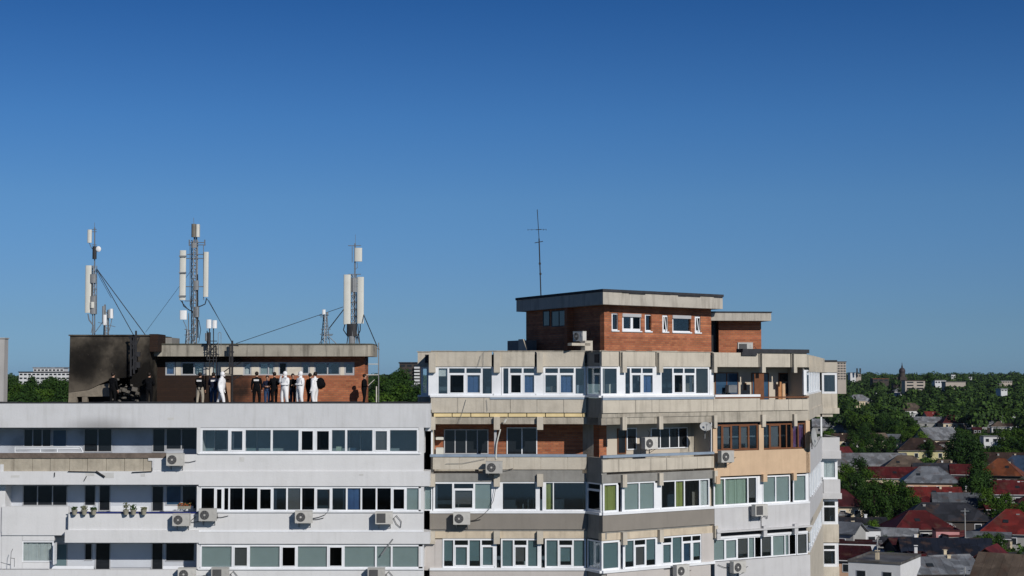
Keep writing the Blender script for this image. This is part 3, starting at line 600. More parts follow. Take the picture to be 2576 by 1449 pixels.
window(BB, P1_, A0, A1, xsA(1452, 1532, 1672, 1812), "d Tk Tb", 960, fw=.085)
window(BB, P1_, A0, A1, xsA(1890, 2050) + xsB(160, 280), "Tg Tb g", 960, fw=.085)
window(BB, PC, A0, A1, [1475.5, 1512], "g", 960, fw=.07)
window(BB, P2, A0, A1, xsB(445, 635), "g", 960, fw=.1)
window(BB, P2, A0, A1, xsB(695, 768, 890, 1022), "d Td Tb", 960, fw=.085)
window(BB, P2, A0, A1, xsB(1090, 1228, 1346, 1472, 1622), "d Tk Td g", 960, fw=.085)
def xs3(*v): return [qx(q3, x) for x in v]
def qx(q, x): return q(x, 0)[0]
C_0, C_1 = 28.52, 29.9
def w3(z0, z1, v, k, y, pl=P1_, q=q3, **kw): return window(BB, pl, z0, z1, [qx(q, x) for x in v], k, y, **kw)
m = MB()
def post(pl, q, a, b, y, z0, z1, d=0.0): m.pbox(pl, pl.s(qx(q, a), y), pl.s(qx(q, b), y), z0, z1, d, -.12)
post(P1_, q3, 848, 945, 1248, C_0, C_1); post(P1_, q3, 1365, 1400, 1248, C_0, C_1 - .2); post(P1_, q3, 1430, 1462, 1248, C_0, C_1); post(P2, q4, 870, 940, 1240, C_0, C_1 - .1); post(P2, q4, 480, 497, 1240, C_0, C_1 - .1); post(P2, q4, 425, 440, 1240, C_0, C_1 - .1)
post(P1_, q3, 860, 890, 1390, 25.8, 27.1); post(P1_, q3, 1390, 1418, 1390, 25.8, 27.1); post(P2, q4, 885, 955, 1390, 25.8, 27.15); post(P2, q4, 492, 512, 1390, 25.8, 27.1); post(P2, q4, 448, 462, 1390, 25.8, 27.1)
post(P3, q5, 622, 668, 1240, 28.5, 29.9); post(P3, q5, 1100, 1125, 1240, 28.5, 29.98)
post(P3, q5, 180, 200, 1380, 25.75, 27.2)
split_build(m, "balcony_infill_panel", pvc, BB)
w3(C_0, C_1, (20, 130), "l", 1248); w3(C_0, C_1, (140, 375, 625, 850), "d Tm l", 1248, fw=.09); w3(C_0, C_1, (945, 1368), "d", 1248, fw=.07); w3(C_0, C_1, (1462, 1560, 1955), "y d", 1248, fw=.05)
window(BB, PC, C_0, C_1, [1477, 1511], "Tk", 1248, fw=.07)
w3(C_0, C_1, (255, 432), "y", 1240, P2, q4, fw=.09); w3(C_0, C_1, (497, 685, 872), "l l", 1240, P2, q4, fw=.07); w3(C_0, C_1, (935, 1110, 1218, 1400, 1515), "d y d w", 1240, P2, q4, fw=.07)
w3(28.5, 29.9, (198, 305, 530, 620), "n n m", 1235, P3, q5, fw=.07); w3(28.5, 29.9, (670, 800, 940), "l l", 1235, P3, q5, fw=.07); w3(28.5, 29.9, (968, 1100), "l", 1235, P3, q5, fw=.07)
D0, D1 = 25.8, 27.18
w3(D0, D1, (250, 385, 560, 705, 865), "G TG G TG", 1390, fw=.075); w3(D0, D1, (940, 1090, 1252, 1390), "G Tm G", 1390, fw=.075); w3(D0, D1, (1460, 1620, 1792, 1945), "G TG G", 1390, fw=.075)
window(BB, PC, D0, D1, [1477, 1511], "w", 1390, fw=.07)
w3(D0, D1, (240, 452), "G", 1395, P2, q4, fw=.09); w3(D0, D1, (505, 625, 762, 888), "G Tm G", 1390, P2, q4, fw=.07); w3(D0, D1, (950, 1072, 1192, 1305, 1420), "TG G TB TG", 1385, P2, q4, fw=.07)
w3(25.78, 26.88, (188, 305, 428, 535, 595, 660, 765), "l Sl m l k m", 1385, P3, q5, fw=.06); w3(25.78, 26.88, (765, 890, 930, 1000), "l l k", 1380, P3, q5, fw=.06); w3(25.78, 26.88, (1005, 1110), "m", 1375, P3, q5, fw=.06)
m = MB(); m.pbox(P3, .1, P3.len - .1, 26.88, 26.98, .04, -.1); m.build("transom_bar", pvc, BB)
m = MB(); m.pbox(P3, .1, P3.len - .1, 26.98, 27.2, -.08, -.1); m.build("transom_shade_strip", dark_hollow, BB)  # dark sheet across the beam gap, shade put into its colour
# brown wooden enclosed balcony
BW0, BW1 = 31.24, 32.55
def wC(v, k): return window(BB, P3, BW0, BW1, [qx(qC, x) for x in v], k, 1095, fm=wood, fw=.07, d=.02)
wC((235, 310, 415, 502, 605, 700), "d Sm d Sm d"); wC((750, 828, 945, 1012, 1070), "d Sm k k"); wC((1072, 1140, 1215), "v v")
# open loggias: doors and windows in the back wall
for P, Q, n, c, fm in (((850, 1030), (1315, 1290), 4, 'k', pvcg), ((1505, 1010), (1825, 1300), 2, 'k', pvc)): darkwin(BB, P1_, P, Q, -1.34, n, q=qA, code=c, fm=fm)
for P, Q, n, c, fm in (((622, 1005), (716, 1280), 1, 'k', wood), ((722, 1000), (832, 1235), 1, 'k', pvc), ((985, 1000), (1385, 1215), 4, 'k', pvc)): darkwin(BB, P2, P, Q, -1.34, n, q=qB, code=c, fm=fm)
for P, Q, n, c, fm in (((232, 395), (488, 640), 2, 'B', wood), ((632, 400), (820, 700), 2, 'B', wood), ((925, 400), (1060, 640), 1, 'k', wood), ((548, 510), (575, 590), 1, 'k', wood), ((1085, 420), (1200, 620), 1, 'k', pvc)): darkwin(BB, P3, P, Q, -1.34, n, q=qC, code=c, fm=fm)
m = MB(); post(P3, qC, 1200, 1232, 960, 34.0, 35.3); split_build(m, "loggia_post", pvc, BB)
m = MB(); m.pbox(P1_, .02, .1, 31.1, 32.67, 0, -.1); m.pbox(P2, P2.len - .1, P2.len - .04, 31.1, 32.67, 0, -.1); split_build(m, "loggia_post", pvc, BB)
m = MB(); a = P1_.s(1243, 1110); m.pbox(P1_, a, a + .12, 31.1, 32.4, 0, -.1); split_build(m, "loggia_post", pvcg, BB)
# ---------------------------------------------------------------- receding side wall and corner bay
m = MB(); p4 = P4
m.pbox(p4, 0, 16, 35.44, 36.1, .05, -.2); m.pbox(p4, 0, 16.5, 33.2, 34.0, .05, -.2); m.pbox(p4, 0, 17, 32.7, 33.2, .1, -1.2)
for a in range(1, 16, 2): m.pbox(p4, a, a + .3, 35.2, 36.05, .05, .3)
split_build(m, "side_parapet", conc, BB)
m = MB(); m.pbox(p4, 0, 4, 27.2, 28.5, .04, -.2); m.pbox(p4, 4.0, 17.2, 27.4, 28.4, .04, -.2); m.pbox(p4, 0, 17.2, 29.85, 31.2, .04, -.2); m.pbox(p4, 0, .5, 28.4, 32.7, .03, -.3); split_build(m, "side_spandrel", palewhite, BB)
m = MB(); m.pbox(p4, .3, 17.2, 0, 25.8, .04, -.2); m.pbox(p4, .3, 17.2, 26.9, 27.4, .04, -.2); split_build(m, "side_spandrel", conc, BB)
for z0, z1 in ((34.0, 35.3), (28.4, 29.85), (25.8, 26.9)):
    f = MB(); g = MB()
    for i in range(7): f.pbox(p4, 3 + 2 * i, 3.35 + 2 * i, z0, z1, .0, -.1)
    f.pbox(p4, .5, 16.9, z0, z0 + .08, .02, -.1); f.pbox(p4, .5, 16.9, z1 - .08, z1, .02, -.1); g.pbox(p4, .5, 16.9, z0 + .08, z1 - .08, -.04, -.06)
    fo = f.build("side_window", pvc, BB); g.build("pane", glass_d, fo)
# bay facing the camera at the far end
P5 = Plane((at(2067, 960, 99).x, 99), (at(2106, 960, 99).x, 99)); L5 = P5.len
def zz(y): return CZ - (y - 945) / 39.92
m = MB(); m.pbox(P5, -1.5, L5 + .0, zz(937), zz(907), .05, -3); m.pbox(P5, 0, L5, zz(1026), zz(990), 0, -.2); m.pbox(P5, L5 - .2, L5, zz(1026), zz(990), -.2, -4); m.pbox(P5, -2, L5 + .1, zz(1040), zz(1026), .1, -4.5)
m.pbox(P5, -1.0, L5 - .3, zz(1048), zz(1040), 0, -4); m.pbox(P5, 0, L5, zz(1361), zz(1316), 0, -.2); m.pbox(P5, 0, L5, 0, zz(1421), 0, -.2); m.pbox(P5, L5 - .2, L5, 0, zz(1421), -.2, -4); m.pbox(P5, L5 - .2, L5, zz(1361), zz(1316), -.2, -4)
split_build(m, "corner_bay_wall", conc, BB)
m = MB(); m.pbox(P5, -.6, L5 + .05, zz(1140), zz(1099), .3, .1); m.pbox(P5, L5 - .1, L5 + .05, zz(1140), zz(1099), .1, -4); m.pbox(P5, -.3, L5 + .12, zz(1152), zz(1132), .35, -4.5); m.pbox(P5, -.6, -.4, zz(1200), zz(1099), .3, -1)
m.pbox(P5, 0, L5 + .08, zz(1238), zz(1204), .2, 0); m.pbox(P5, L5 - .1, L5 + .08, zz(1238), zz(1204), 0, -4); m.pbox(P5, -.3, L5 + .15, zz(1252), zz(1238), .3, -4.5)
split_build(m, "corner_balcony", palewhite, BB)
m = MB(); m.pbox(P5, -.1, .0, zz(1250), zz(1040), .0, -.15); m.build("corner_post", pvc, BB)
m = MB(); m.pbox(P5, -1.3, L5, zz(910), zz(906), .1, -3); m.build("roof_bitumen_edge", bitumen, BB)
for z0, z1, k in ((zz(990), zz(938), "d"), (zz(1204), zz(1152), "w"), (zz(1316), zz(1254), "Td"), (zz(1421), zz(1363), "Td")):
    window(BB, P5, z0, z1, [2068, 2105.5], k, CZ, fw=.12) if False else window(BB, P5, z0, z1, [2067.6, 2105.6], k, 960 if z0 > 33 else (1180 if z0 > 28.5 else (1280 if z0 > 25.7 else 1400)), fw=.13)
    s_ = MB(); s_.pbox(P5, L5 - .1, L5 - .02, z0, z1, -.1, -4); s_.build("bay_side_window", pvc, BB)
m = MB(); 
for z0, z1 in ((25.0, 31.0), (33, 36)): m.pbox(P5, 0, L5 - .3, z0, z1, -1.6, -1.7)
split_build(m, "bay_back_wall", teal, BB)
# ---------------------------------------------------------------- brick penthouse on the roof
K0 = Vector(at(1517, 760, 77.5).xy); K1 = Vector(at(1818, 760, 83.0).xy); KL = Vector(at(1299, 760, 86.6).xy)
PR = Plane(K0, K1); PLf = Plane(KL, K0)
FZ1, FZ0 = 39.25, 38.52
inn = .75
m = MB()
back = Vector((K1.x + KL.x - K0.x, K1.y + KL.y - K0.y))
fp = [KL, K0, K1, back]
m.prism([Vector((p.x, p.y, FZ0)) for p in fp], Vector((0, 0, FZ1 - FZ0 - .1))); m.build("penthouse_fascia", mat("fascia_concrete_pale", (.44, .41, .36), .9, .12, 1.2, streak=.45, stc=(.14, .12, .1), bump=.35), BB)
m = MB(); c_ = sum(fp, Vector((0, 0))) / 4
m.prism([Vector((p.x, p.y, FZ1 - .1)) + Vector(((p - c_).normalized().x, (p - c_).normalized().y, 0)) * .06 for p in fp], Vector((0, 0, .13)))
rr = random.Random(4); a = 0
while a < PR.len - .3: l = rr.uniform(.4, 1.2); m.pbox(PR, a, min(a + l, PR.len), FZ1 - .1 - rr.uniform(.0, .08), FZ1 - .08, .025, -.1); a += l
m.build("penthouse_roof_felt", bitumen, BB)
PRi = Plane(PR.pt(0, 0, -inn).xy, PR.pt(1, 0, -inn).xy); 
k0 = Vector(at(1520, 820, 78.4).xy); k1 = Vector(at(1789, 820, 83.45).xy); kl = Vector(at(1323.5, 820, 86.3).xy)
PRi = Plane(k0, k1); PLi = Plane(kl, k0)
m = MB()
WX = [qP(v, 0)[0] for v in (908, 962, 995, 1150, 1182, 1235, 1325, 1372, 1408, 1560, 1592, 1640)]
zt, zb_ = 38.14, 37.27
SS = [PRi.s(x, 795) for x in WX]; SS = [-.0] + SS + [PRi.len]
m.pbox(PRi, 0, PRi.len, 35.9, zb_, 0, -.3); m.pbox(PRi, 0, PRi.len, zt, FZ0, 0, -.3)
for i in range(0, len(SS), 2): m.pbox(PRi, SS[i], SS[i + 1], zb_, zt, 0, -.3)
m.pbox(PLi, 0, PLi.len - .02, 35.9, FZ0, 0, -.3)
m.pbox(PRi, PRi.len - .3, PRi.len, 35.9, FZ0, -.3, -6); m.pbox(PRi, .4, PRi.len - .35, 35.9, FZ0, -3.2, -3.4)
m.build("brick_wall", brick, BB)
for i, k in ((0, "d"), (2, "Sd Sk"), (4, "d"), (6, "Sk"), (8, "d"), (10, "Sk")):
    xx = [WX[i], WX[i + 1]] if ' ' not in k else [WX[i], (WX[i] + WX[i + 1]) / 2, WX[i + 1]]
    window(BB, PRi, zb_, zt, xx, k, 795, d=-.06, fw=.06)
    if i in (6, 10):
        s_ = MB(); a = PRi.s((WX[i] + WX[i + 1]) / 2, 795); s_.tube(PRi.pt(a - .05, zt - .1, -.0), PRi.pt(a + .08, zb_ + .06, .0), .035, 4); s_.build("tilted_sash", pvc, BB)
m = MB()
for i in (0, 2, 4, 6, 8, 10): m.pbox(PRi, PRi.s(WX[i], 795) - .04, PRi.s(WX[i + 1], 795) + .04, zb_ - .06, zb_ + .005, .05, -.05)
split_build(m, "window_sill", pvc, BB)
m = MB(); 
for i in (2, 8): m.pbox(PRi, PRi.s(WX[i], 795), PRi.s(WX[i + 1], 795), zt - .17, zt, .03, -.04)
split_build(m, "roller_blind_box", pvcg, BB)
darkwin(BB, PLi, (345, 935), (400, 1060), .0, 1, q=qP, code='k', fm=blacksteel); darkwin(BB, PLi, (415, 935), (540, 1060), .0, 2, q=qP, code='k', fm=blacksteel)
m = MB(); m.pbox(PLi, PLi.s(qx(qP, 185), 860), PLi.s(qx(qP, 290), 860), 36, 36.9, 1.0, .0); m.build("penthouse_buttress", graycon, BB)
m = MB(); a = PLi.s(qx(qP, 140), 860, 1.2); m.prism([PLi.pt(a, 36.0, 1.2), PLi.pt(a + 1.3, 36.0, 1.2), PLi.pt(a + .55, 36.95, 1.2), PLi.pt(a, 36.95, 1.2)], Vector((.1, .4, 0))); m.build("sloping_parapet", conc, BB)
m = MB(); a, z_ = PR.hit(*qP(720, 1180), d=.6); m.pbox(PR, a - .25, a + .25, 36.1, z_, .6, .3); m.pbox(PR, a - 1.1, a + .1, z_ - .25, z_ - .12, .6, .3); m.build("concrete_stub", conc, BB)
# lower second penthouse
PQ = Plane((at(1800, 830, 84.4).x, 84.4), (at(1915, 830, 84.7).x, 84.7)); zq = lambda y: CZ + (945 - y) / 46.8
a0, a1 = PQ.s(1808, 840), PQ.s(1915, 840)
m = MB(); m.pbox(PQ, a0, a1, 35.9, zq(808), 0, -5); m.build("brick_wall", brick, BB)
m = MB(); f0, f1 = PQ.s(1780, 795, .8), PQ.s(1940, 795, .8); m.pbox(PQ, f0, f1, zq(808), zq(788), .8, -5.5); m.build("penthouse_fascia", MATS["fascia_concrete_pale"], BB)
m = MB(); m.pbox(PQ, f0 - .03, f1 + .04, zq(788), zq(785), .84, -5.5); m.build("penthouse_roof_felt", bitumen, BB)
m = MB(); m.pbox(PQ, a0 - .5, a0 - .02, 35.9, zq(808), -.4, -3); m.build("painted_dark_recess", dark_hollow, BB)  # dark block in the recess, its shade put into the colour; no door
# ================================================================== THINGS ON THE BUILDINGS
def rotz(v, a): return Vector((v.x * math.cos(a) - v.y * math.sin(a), v.x * math.sin(a) + v.y * math.cos(a), v.z))
def world_part(mb, name, mats, root):
    """build a part given in world coordinates under a root that already has its place and turn"""
    a = root.rotation_euler.z; loc = Vector(root.location); mb.v = [rotz(v - loc, -a) + loc for v in mb.v]; return mb.build(name, mats, root)
# ---- outdoor air conditioners
def make_ac(square=False):
    r = thing("air_conditioner", "", "air conditioner")
    m = MB(); m.box((0, -.38, 0), (.80, .30, .56)); m.box((0, -.38, .288), (.82, .32, .02)); m.box((.30, -.535, .1), (.1, .012, .16), 0)
    m.build("casing", acw, r)
    m = MB(); fx = -.13
    if square: m.box((fx, -.536, 0), (.42, .012, .44), 0, 0); [m.box((fx, -.547, -.19 + i * .042), (.41, .012, .012), 0, 1) for i in range(10)]
    else:
        m.tube((fx, -.53, 0), (fx, -.542, 0), .215, 22, 0)
        for k in range(4):
            rr_ = .06 + k * .047; P = [Vector((fx + rr_ * math.cos(t * math.pi / 8), -.552, rr_ * math.sin(t * math.pi / 8))) for t in range(17)]; m.path(P, .007, 4, 1)
        for t in range(8): m.tube((fx, -.55, 0), (fx + .21 * math.cos(t * math.pi / 4), -.55, .21 * math.sin(t * math.pi / 4)), .006, 4, 1)
        m.tube((fx, -.542, 0), (fx, -.56, 0), .045, 12, 2)
    m.build("fan_grille", [acd, acg, acw], r)
    for s_ in (-.27, .27):
        m = MB(); m.box((s_, -.26, -.30), (.035, .52, .03)); m.box((s_, -.015, -.40), (.035, .03, .25)); m.tube((s_, -.02, -.5), (s_, -.46, -.30), .012, 4); m.build("bracket", dgray, r)
    return r
ACS = {}
def ac(pl, P, label, d=0.0, square=False, q=None, cable=None, rz=None, pos=None, scale=1.0):
    if square not in ACS: ACS[square] = o = make_ac(square)
    else: o = copy_tree(ACS[square])
    if q: P = q(*P)
    if pos is None: s_, z_ = pl.hit(P[0], P[1], d + .35); pos = pl.pt(s_, z_, d)
    o.location = pos; o.rotation_euler.z = math.atan2(pl.u.y, pl.u.x) if rz is None else rz; o.scale = (scale,) * 3
    tag(o, label, "air conditioner", "outdoor air conditioner units on the two blocks")
    if cable:
        m = MB(); pts = []
        for x, y in cable:
            X = q(x, y); a_, z_ = pl.hit(X[0], X[1], d + .06); pts.append(pl.pt(a_, z_, d + .06))
        m.path(pts, .013, 5); world_part(m, "cable", blacksteel, o)
    return o
WS = lambda d=0: W
protos_first = ac(W, (1445, 490), "air conditioner at the broken balcony end of the white block, beside exposed tiles", q=q1, cable=[(1520, 512), (1560, 512), (1612, 500)])
ac(W, (1495, 985), "air conditioner under the dark blue balcony rail of the white block", q=q1, cable=[(1550, 1020), (1580, 985), (1612, 960)])
ac(W, (88, 945), "air conditioner under the left end of the middle glazed row on the white block", q=q2, cable=[(160, 910), (168, 975)])
ac(W, (878, 962), "air conditioner under the centre of the middle glazed row, with a cable looping up", q=q2, cable=[(945, 975), (1000, 965), (1050, 945), (1078, 915), (1085, 780), (1070, 740)])
ac(W, (1538, 970), "air conditioner under the right end of the middle glazed row, beside an oval cable loop", q=q2, square=True, cable=[(1610, 985), (1640, 950), (1680, 1000), (1675, 1050), (1640, 1020), (1615, 970)])
ac(W, (1540, 1432), "air conditioner cut by the bottom edge below the left balcony of the white block", q=q1)
ac(W, (190, 1430), "air conditioner at the bottom edge under the left end of the lowest glazed row", q=q2, square=True)
ac(W, (1475, 1432), "air conditioner at the bottom edge under the right end of the lowest glazed row", q=q2, square=True)
ac(P1_, (860, 165), "air conditioner with a black fan on the tiled balcony parapet of the beige block", d=.08, q=q3)
ac(P1_, (478, 768), "air conditioner on the taupe wall of the beige block, with a long black cable", d=.09, q=q3, cable=[(570, 800), (640, 785), (720, 735), (800, 660), (850, 560), (880, 400)])
ac(P2, (970, 1165), "air conditioner standing inside the open balcony beside the satellite dish", d=-.95, q=qB, cable=[(960, 1105), (975, 1050), (950, 1020)])
ac(P2, (1175, 1385), "air conditioner at the bottom edge on the angled middle face of the beige block", d=.06, q=q4, cable=[(1090, 1350), (1060, 1360), (980, 1365)])
ac(P3, (350, 1310), "air conditioner on the peach wall under the brown wooden windows", d=.12, q=qC)
ac(P3, (640, 810), "square grilled air conditioner on the pale gray wall below the green blinds", d=.1, q=q5, square=True, cable=[(655, 850), (660, 900), (662, 1040)])
ac(P3, (430, 1360), "air conditioner at the bottom edge under the white windows right on the beige block", d=.09, q=q5, cable=[(370, 1370), (300, 1365), (240, 1340)])
ac(P5, (1250, 600), "air conditioner on the white side balcony at the beige block's right corner", q=q5, d=-3.2, rz=R(70))
ac(P5, (1345, 690), "air conditioner high on the side face at the right corner of the beige block", q=qC, d=-2.6, rz=R(70))
a_, z_ = PLi.hit(*qP(640, 1145), 1.0)
ac(PLi, (640, 1145), "air conditioner on a concrete stub beside the shaded brick wall of the penthouse", q=qP, pos=PLi.pt(a_, z_, .7), rz=R(-48), scale=.86, cable=[(690, 1120), (705, 1075), (735, 1075), (742, 1120), (722, 1160)])
a_, z_ = PQ.hit(*qP(2015, 1240), 1.2)
ac(PQ, (2015, 1240), "air conditioner standing on the roof edge before the smaller brick penthouse", square=True, pos=PQ.pt(a_, z_, .7), rz=R(2))
# ---- satellite dishes
def dish(label, loc, r, face, rz_off=0, squash=1.0):
    t = thing("satellite_dish", label, "satellite dish", loc, "satellite dishes on the beige block"); q = Vector(face).normalized().to_track_quat('Z', 'Y'); m = MB(); N = 20
    rings = [(0, 0), (.35, .02), (.7, .08), (1, .17)]
    for k in range(N):
        a, b = 2 * math.pi * k / N, 2 * math.pi * (k + 1) / N
        for (r0, h0), (r1, h1) in zip(rings, rings[1:]):
            P = [(r0, a, h0), (r1, a, h1), (r1, b, h1), (r0, b, h0)]; pp = [Vector(loc) + q @ Vector((r * c * math.cos(d_), r * squash * c * math.sin(d_), r * h)) for c, d_, h in P]
            if r0 == 0: pp = pp[:3]
            m.face(pp)
            m.face([p_ - q @ Vector((0, 0, .02)) for p_ in reversed(pp)])
    m.smooth = True; m.build("reflector", mat("dish_gray", (.36, .37, .37), .6, .1, 3), t)
    m = MB(); tip = Vector(loc) + q @ Vector((0, 0, r * .9)); m.tube(Vector(loc) + q @ Vector((0, -r, r * .17)), tip, .012); m.box(tip, (.08, .08, .08)); m.build("receiver_arm", dgray, t)
    m = MB(); m.tube(Vector(loc) - q @ Vector((0, 0, .02)), Vector(loc) + Vector((0, .3, -.1)), .025); m.tube(Vector(loc) + Vector((0, .3, -.1)), Vector(loc) + Vector((0, .3, -.6)), .025); m.build("mount", dgray, t)
a_, z_ = P2.hit(*qB(1560, 985), d=.0)
dish("small white satellite dish hanging under the beam at the right end of the open balcony", P2.pt(a_, z_, .15), .30, (.1, -1, .45), squash=.8)
a_, z_ = P3.hit(*qC(1278, 1105), d=.3)
dish("large pale satellite dish on the corner beside the white side balcony", P3.pt(a_, z_, .45), .46, (1, -.55, .12), squash=1.1)
# ---- flower pots and small things on the white block's balconies
pot_m = mat("stone_pot", (.26, .25, .20), .8, .3, 8); leaf_m = mat("pot_leaves", (.04, .075, .025), .8, .5, 12); dryleaf = mat("dry_leaves", (.16, .17, .10), .8, .5, 12)
def pot(P, label, mm, tall):
    a, z = W.hit(*q1(*P), d=.12); base = W.pt(a, z - .22, .16); t = thing("flower_pot", label, "flower pot", base, "flower pots hung on the dark blue balcony rail")
    m = MB(); m.tube(base, base + Vector((0, 0, .22)), .10, 12, 0, .14); m.tube(base + Vector((0, 0, .2)), base + Vector((0, 0, .235)), .15, 12); m.build("pot", pot_m, t)
    m = MB(); r = random.Random(int(P[0]))
    for i in range(60):
        an = r.uniform(0, 6.28); h = r.uniform(0, tall); c = base + Vector((math.cos(an) * r.uniform(0, .16), math.sin(an) * r.uniform(0, .16), .23 + h)); m.box(c, (.07, .05, .01), r.uniform(0, 3), 0, r.uniform(-1, 1), r.uniform(-1, 1))
    m.build("plant", mm, t)
for P, l, mm, tl in (((615, 905), "dark pot with a small dark plant, leftmost of the pots on the blue rail", leaf_m, .14), ((695, 905), "pale pot with a leafy green top, second from the left on the blue rail", dryleaf, .18), ((773, 905), "dark low pot, third from the left on the blue rail", leaf_m, .10),
                     ((1038, 905), "pot with the tallest pale plant, in the middle of the blue rail", dryleaf, .32), ((1100, 905), "dark pot with a tall dark plant, just right of the tallest one", leaf_m, .24), ((1185, 905), "pot with a small pale plant, rightmost on the blue rail", dryleaf, .12)):
    pot(P, l, mm, tl)
a, z = W.hit(*q1(1515, 885), d=-.25); b_ = W.pt(a, z - .06, -.3); t = thing("flower_box", "box of orange flowers behind the right end of the dark blue rail", "flower box", b_)
m = MB(); m.box(b_ + Vector((0, 0, .06)), (.6, .18, .14)); m.build("box", pot_m, t); m = MB(); r = random.Random(2)
for i in range(90): m.box(b_ + Vector((r.uniform(-.3, .3), r.uniform(-.1, .1), r.uniform(.12, .26))), (.05, .05, .02), r.uniform(0, 3), r.randrange(2), r.uniform(-1, 1))
m.build("flowers", [mat("orange_petals", (.5, .10, .03), .7, .3, 20), leaf_m], t)
t = thing("metal_rack", "white metal rack lying along the ledge of the broken balcony", "metal rack", W.pt(W.s(100, 1130), zW(1139), -.1))
m = MB()
for A, B in (((122, 390), (660, 388)), ((122, 432), (685, 432)), ((122, 388), (122, 432)), ((660, 388), (685, 432)), ((330, 400), (330, 432)), ((470, 400), (470, 432)), ((130, 405), (655, 402))):
    P0, P1 = q1(*A), q1(*B); a0, z0 = W.hit(*P0, d=-.05); a1, z1 = W.hit(*P1, d=-.05); m.tube(W.pt(a0, max(z0, 31.33), -.05), W.pt(a1, max(z1, 31.33), -.05), .028, 4)
m.build("frame", pvc, t)
# anemometer pole at far left bottom
t = thing("wall_antenna", "thin bent antenna rod beside the curtained window at the lower left", "antenna", W.pt(W.s(30, 1400), zW(1425), .1)); m = MB()
for A, B in (((5, 1335), (85, 1360)), ((85, 1360), (92, 1255)), ((92, 1255), (105, 1225)), ((118, 1300), (118, 1375)), ((85, 1300), (120, 1305))):
    P0, P1 = q1(*A), q1(*B); m.tube(W.pt(*W.hit(*P0, d=.1), .1), W.pt(*W.hit(*P1, d=.1), .1), .014, 4)
m.build("rod", galv, t)
# cement/rod on lower right glazing: slanting dark rod
t = thing("bracket_rod", "slanting dark rod sticking out before the lowest glazed row near its right end", "rod", W.pt(W.s(962, 1390), zW(1396), .1)); m = MB()
P0, P1 = q2(1610, 1145), q2(1512, 1278); m.tube(W.pt(*W.hit(*P0, d=.1), .1), W.pt(*W.hit(*P1, d=.1), .1), .035, 5); m.build("rod", dgray, t)
# clutter in the open balconies of the beige block
def clutter(name, label, cat, pl, d, P, Q, q, m_, th=.3):
    mb = MB(); a0, z0 = pl.hit(*q(*P), d); a1, z1 = pl.hit(*q(*Q), d); mb.pbox(pl, a0, a1, z0, z1, d, d - th); e = .03
    mb.pbox(pl, a0 + e, a1 - e, z0 - e if z0 > z1 else z1 - e, max(z0, z1) + .012, d + .01, d - th + .02); o = mb.build(name, m_, None); return tag(o, label, cat)
clutter("washing_machine", "pale cabinet at the left end of the brick-walled open balcony", "cabinet", P1_, -.9, (765, 1225), (845, 1300), qA, antw)
clutter("wall_shelf", "white shelf high at the left end of the brick-walled open balcony", "shelf", P1_, -.9, (765, 1115), (845, 1140), qA, antw, .35)
clutter("storage_box", "gray storage box behind the rail of the top open balcony", "box", P3, -.8, (385, 535), (475, 615), qC, galv)
clutter("storage_cabinet", "pale cabinet behind the top corner window above the notch", "cabinet", P2, -.5, (535, 525), (610, 640), qB, antw)
clutter("wooden_ladder", "orange wooden rack in the top open balcony", "rack", P3, -1.1, (925, 500), (960, 690), qC, mat("orange_wood", (.42, .2, .09), .7, .2, 4), .05)
clutter("wooden_board", "peach board leaning in the top open balcony", "board", P3, -1.15, (968, 520), (1000, 690), qC, mat("peach_board", (.55, .36, .22), .7, .2, 4), .04)
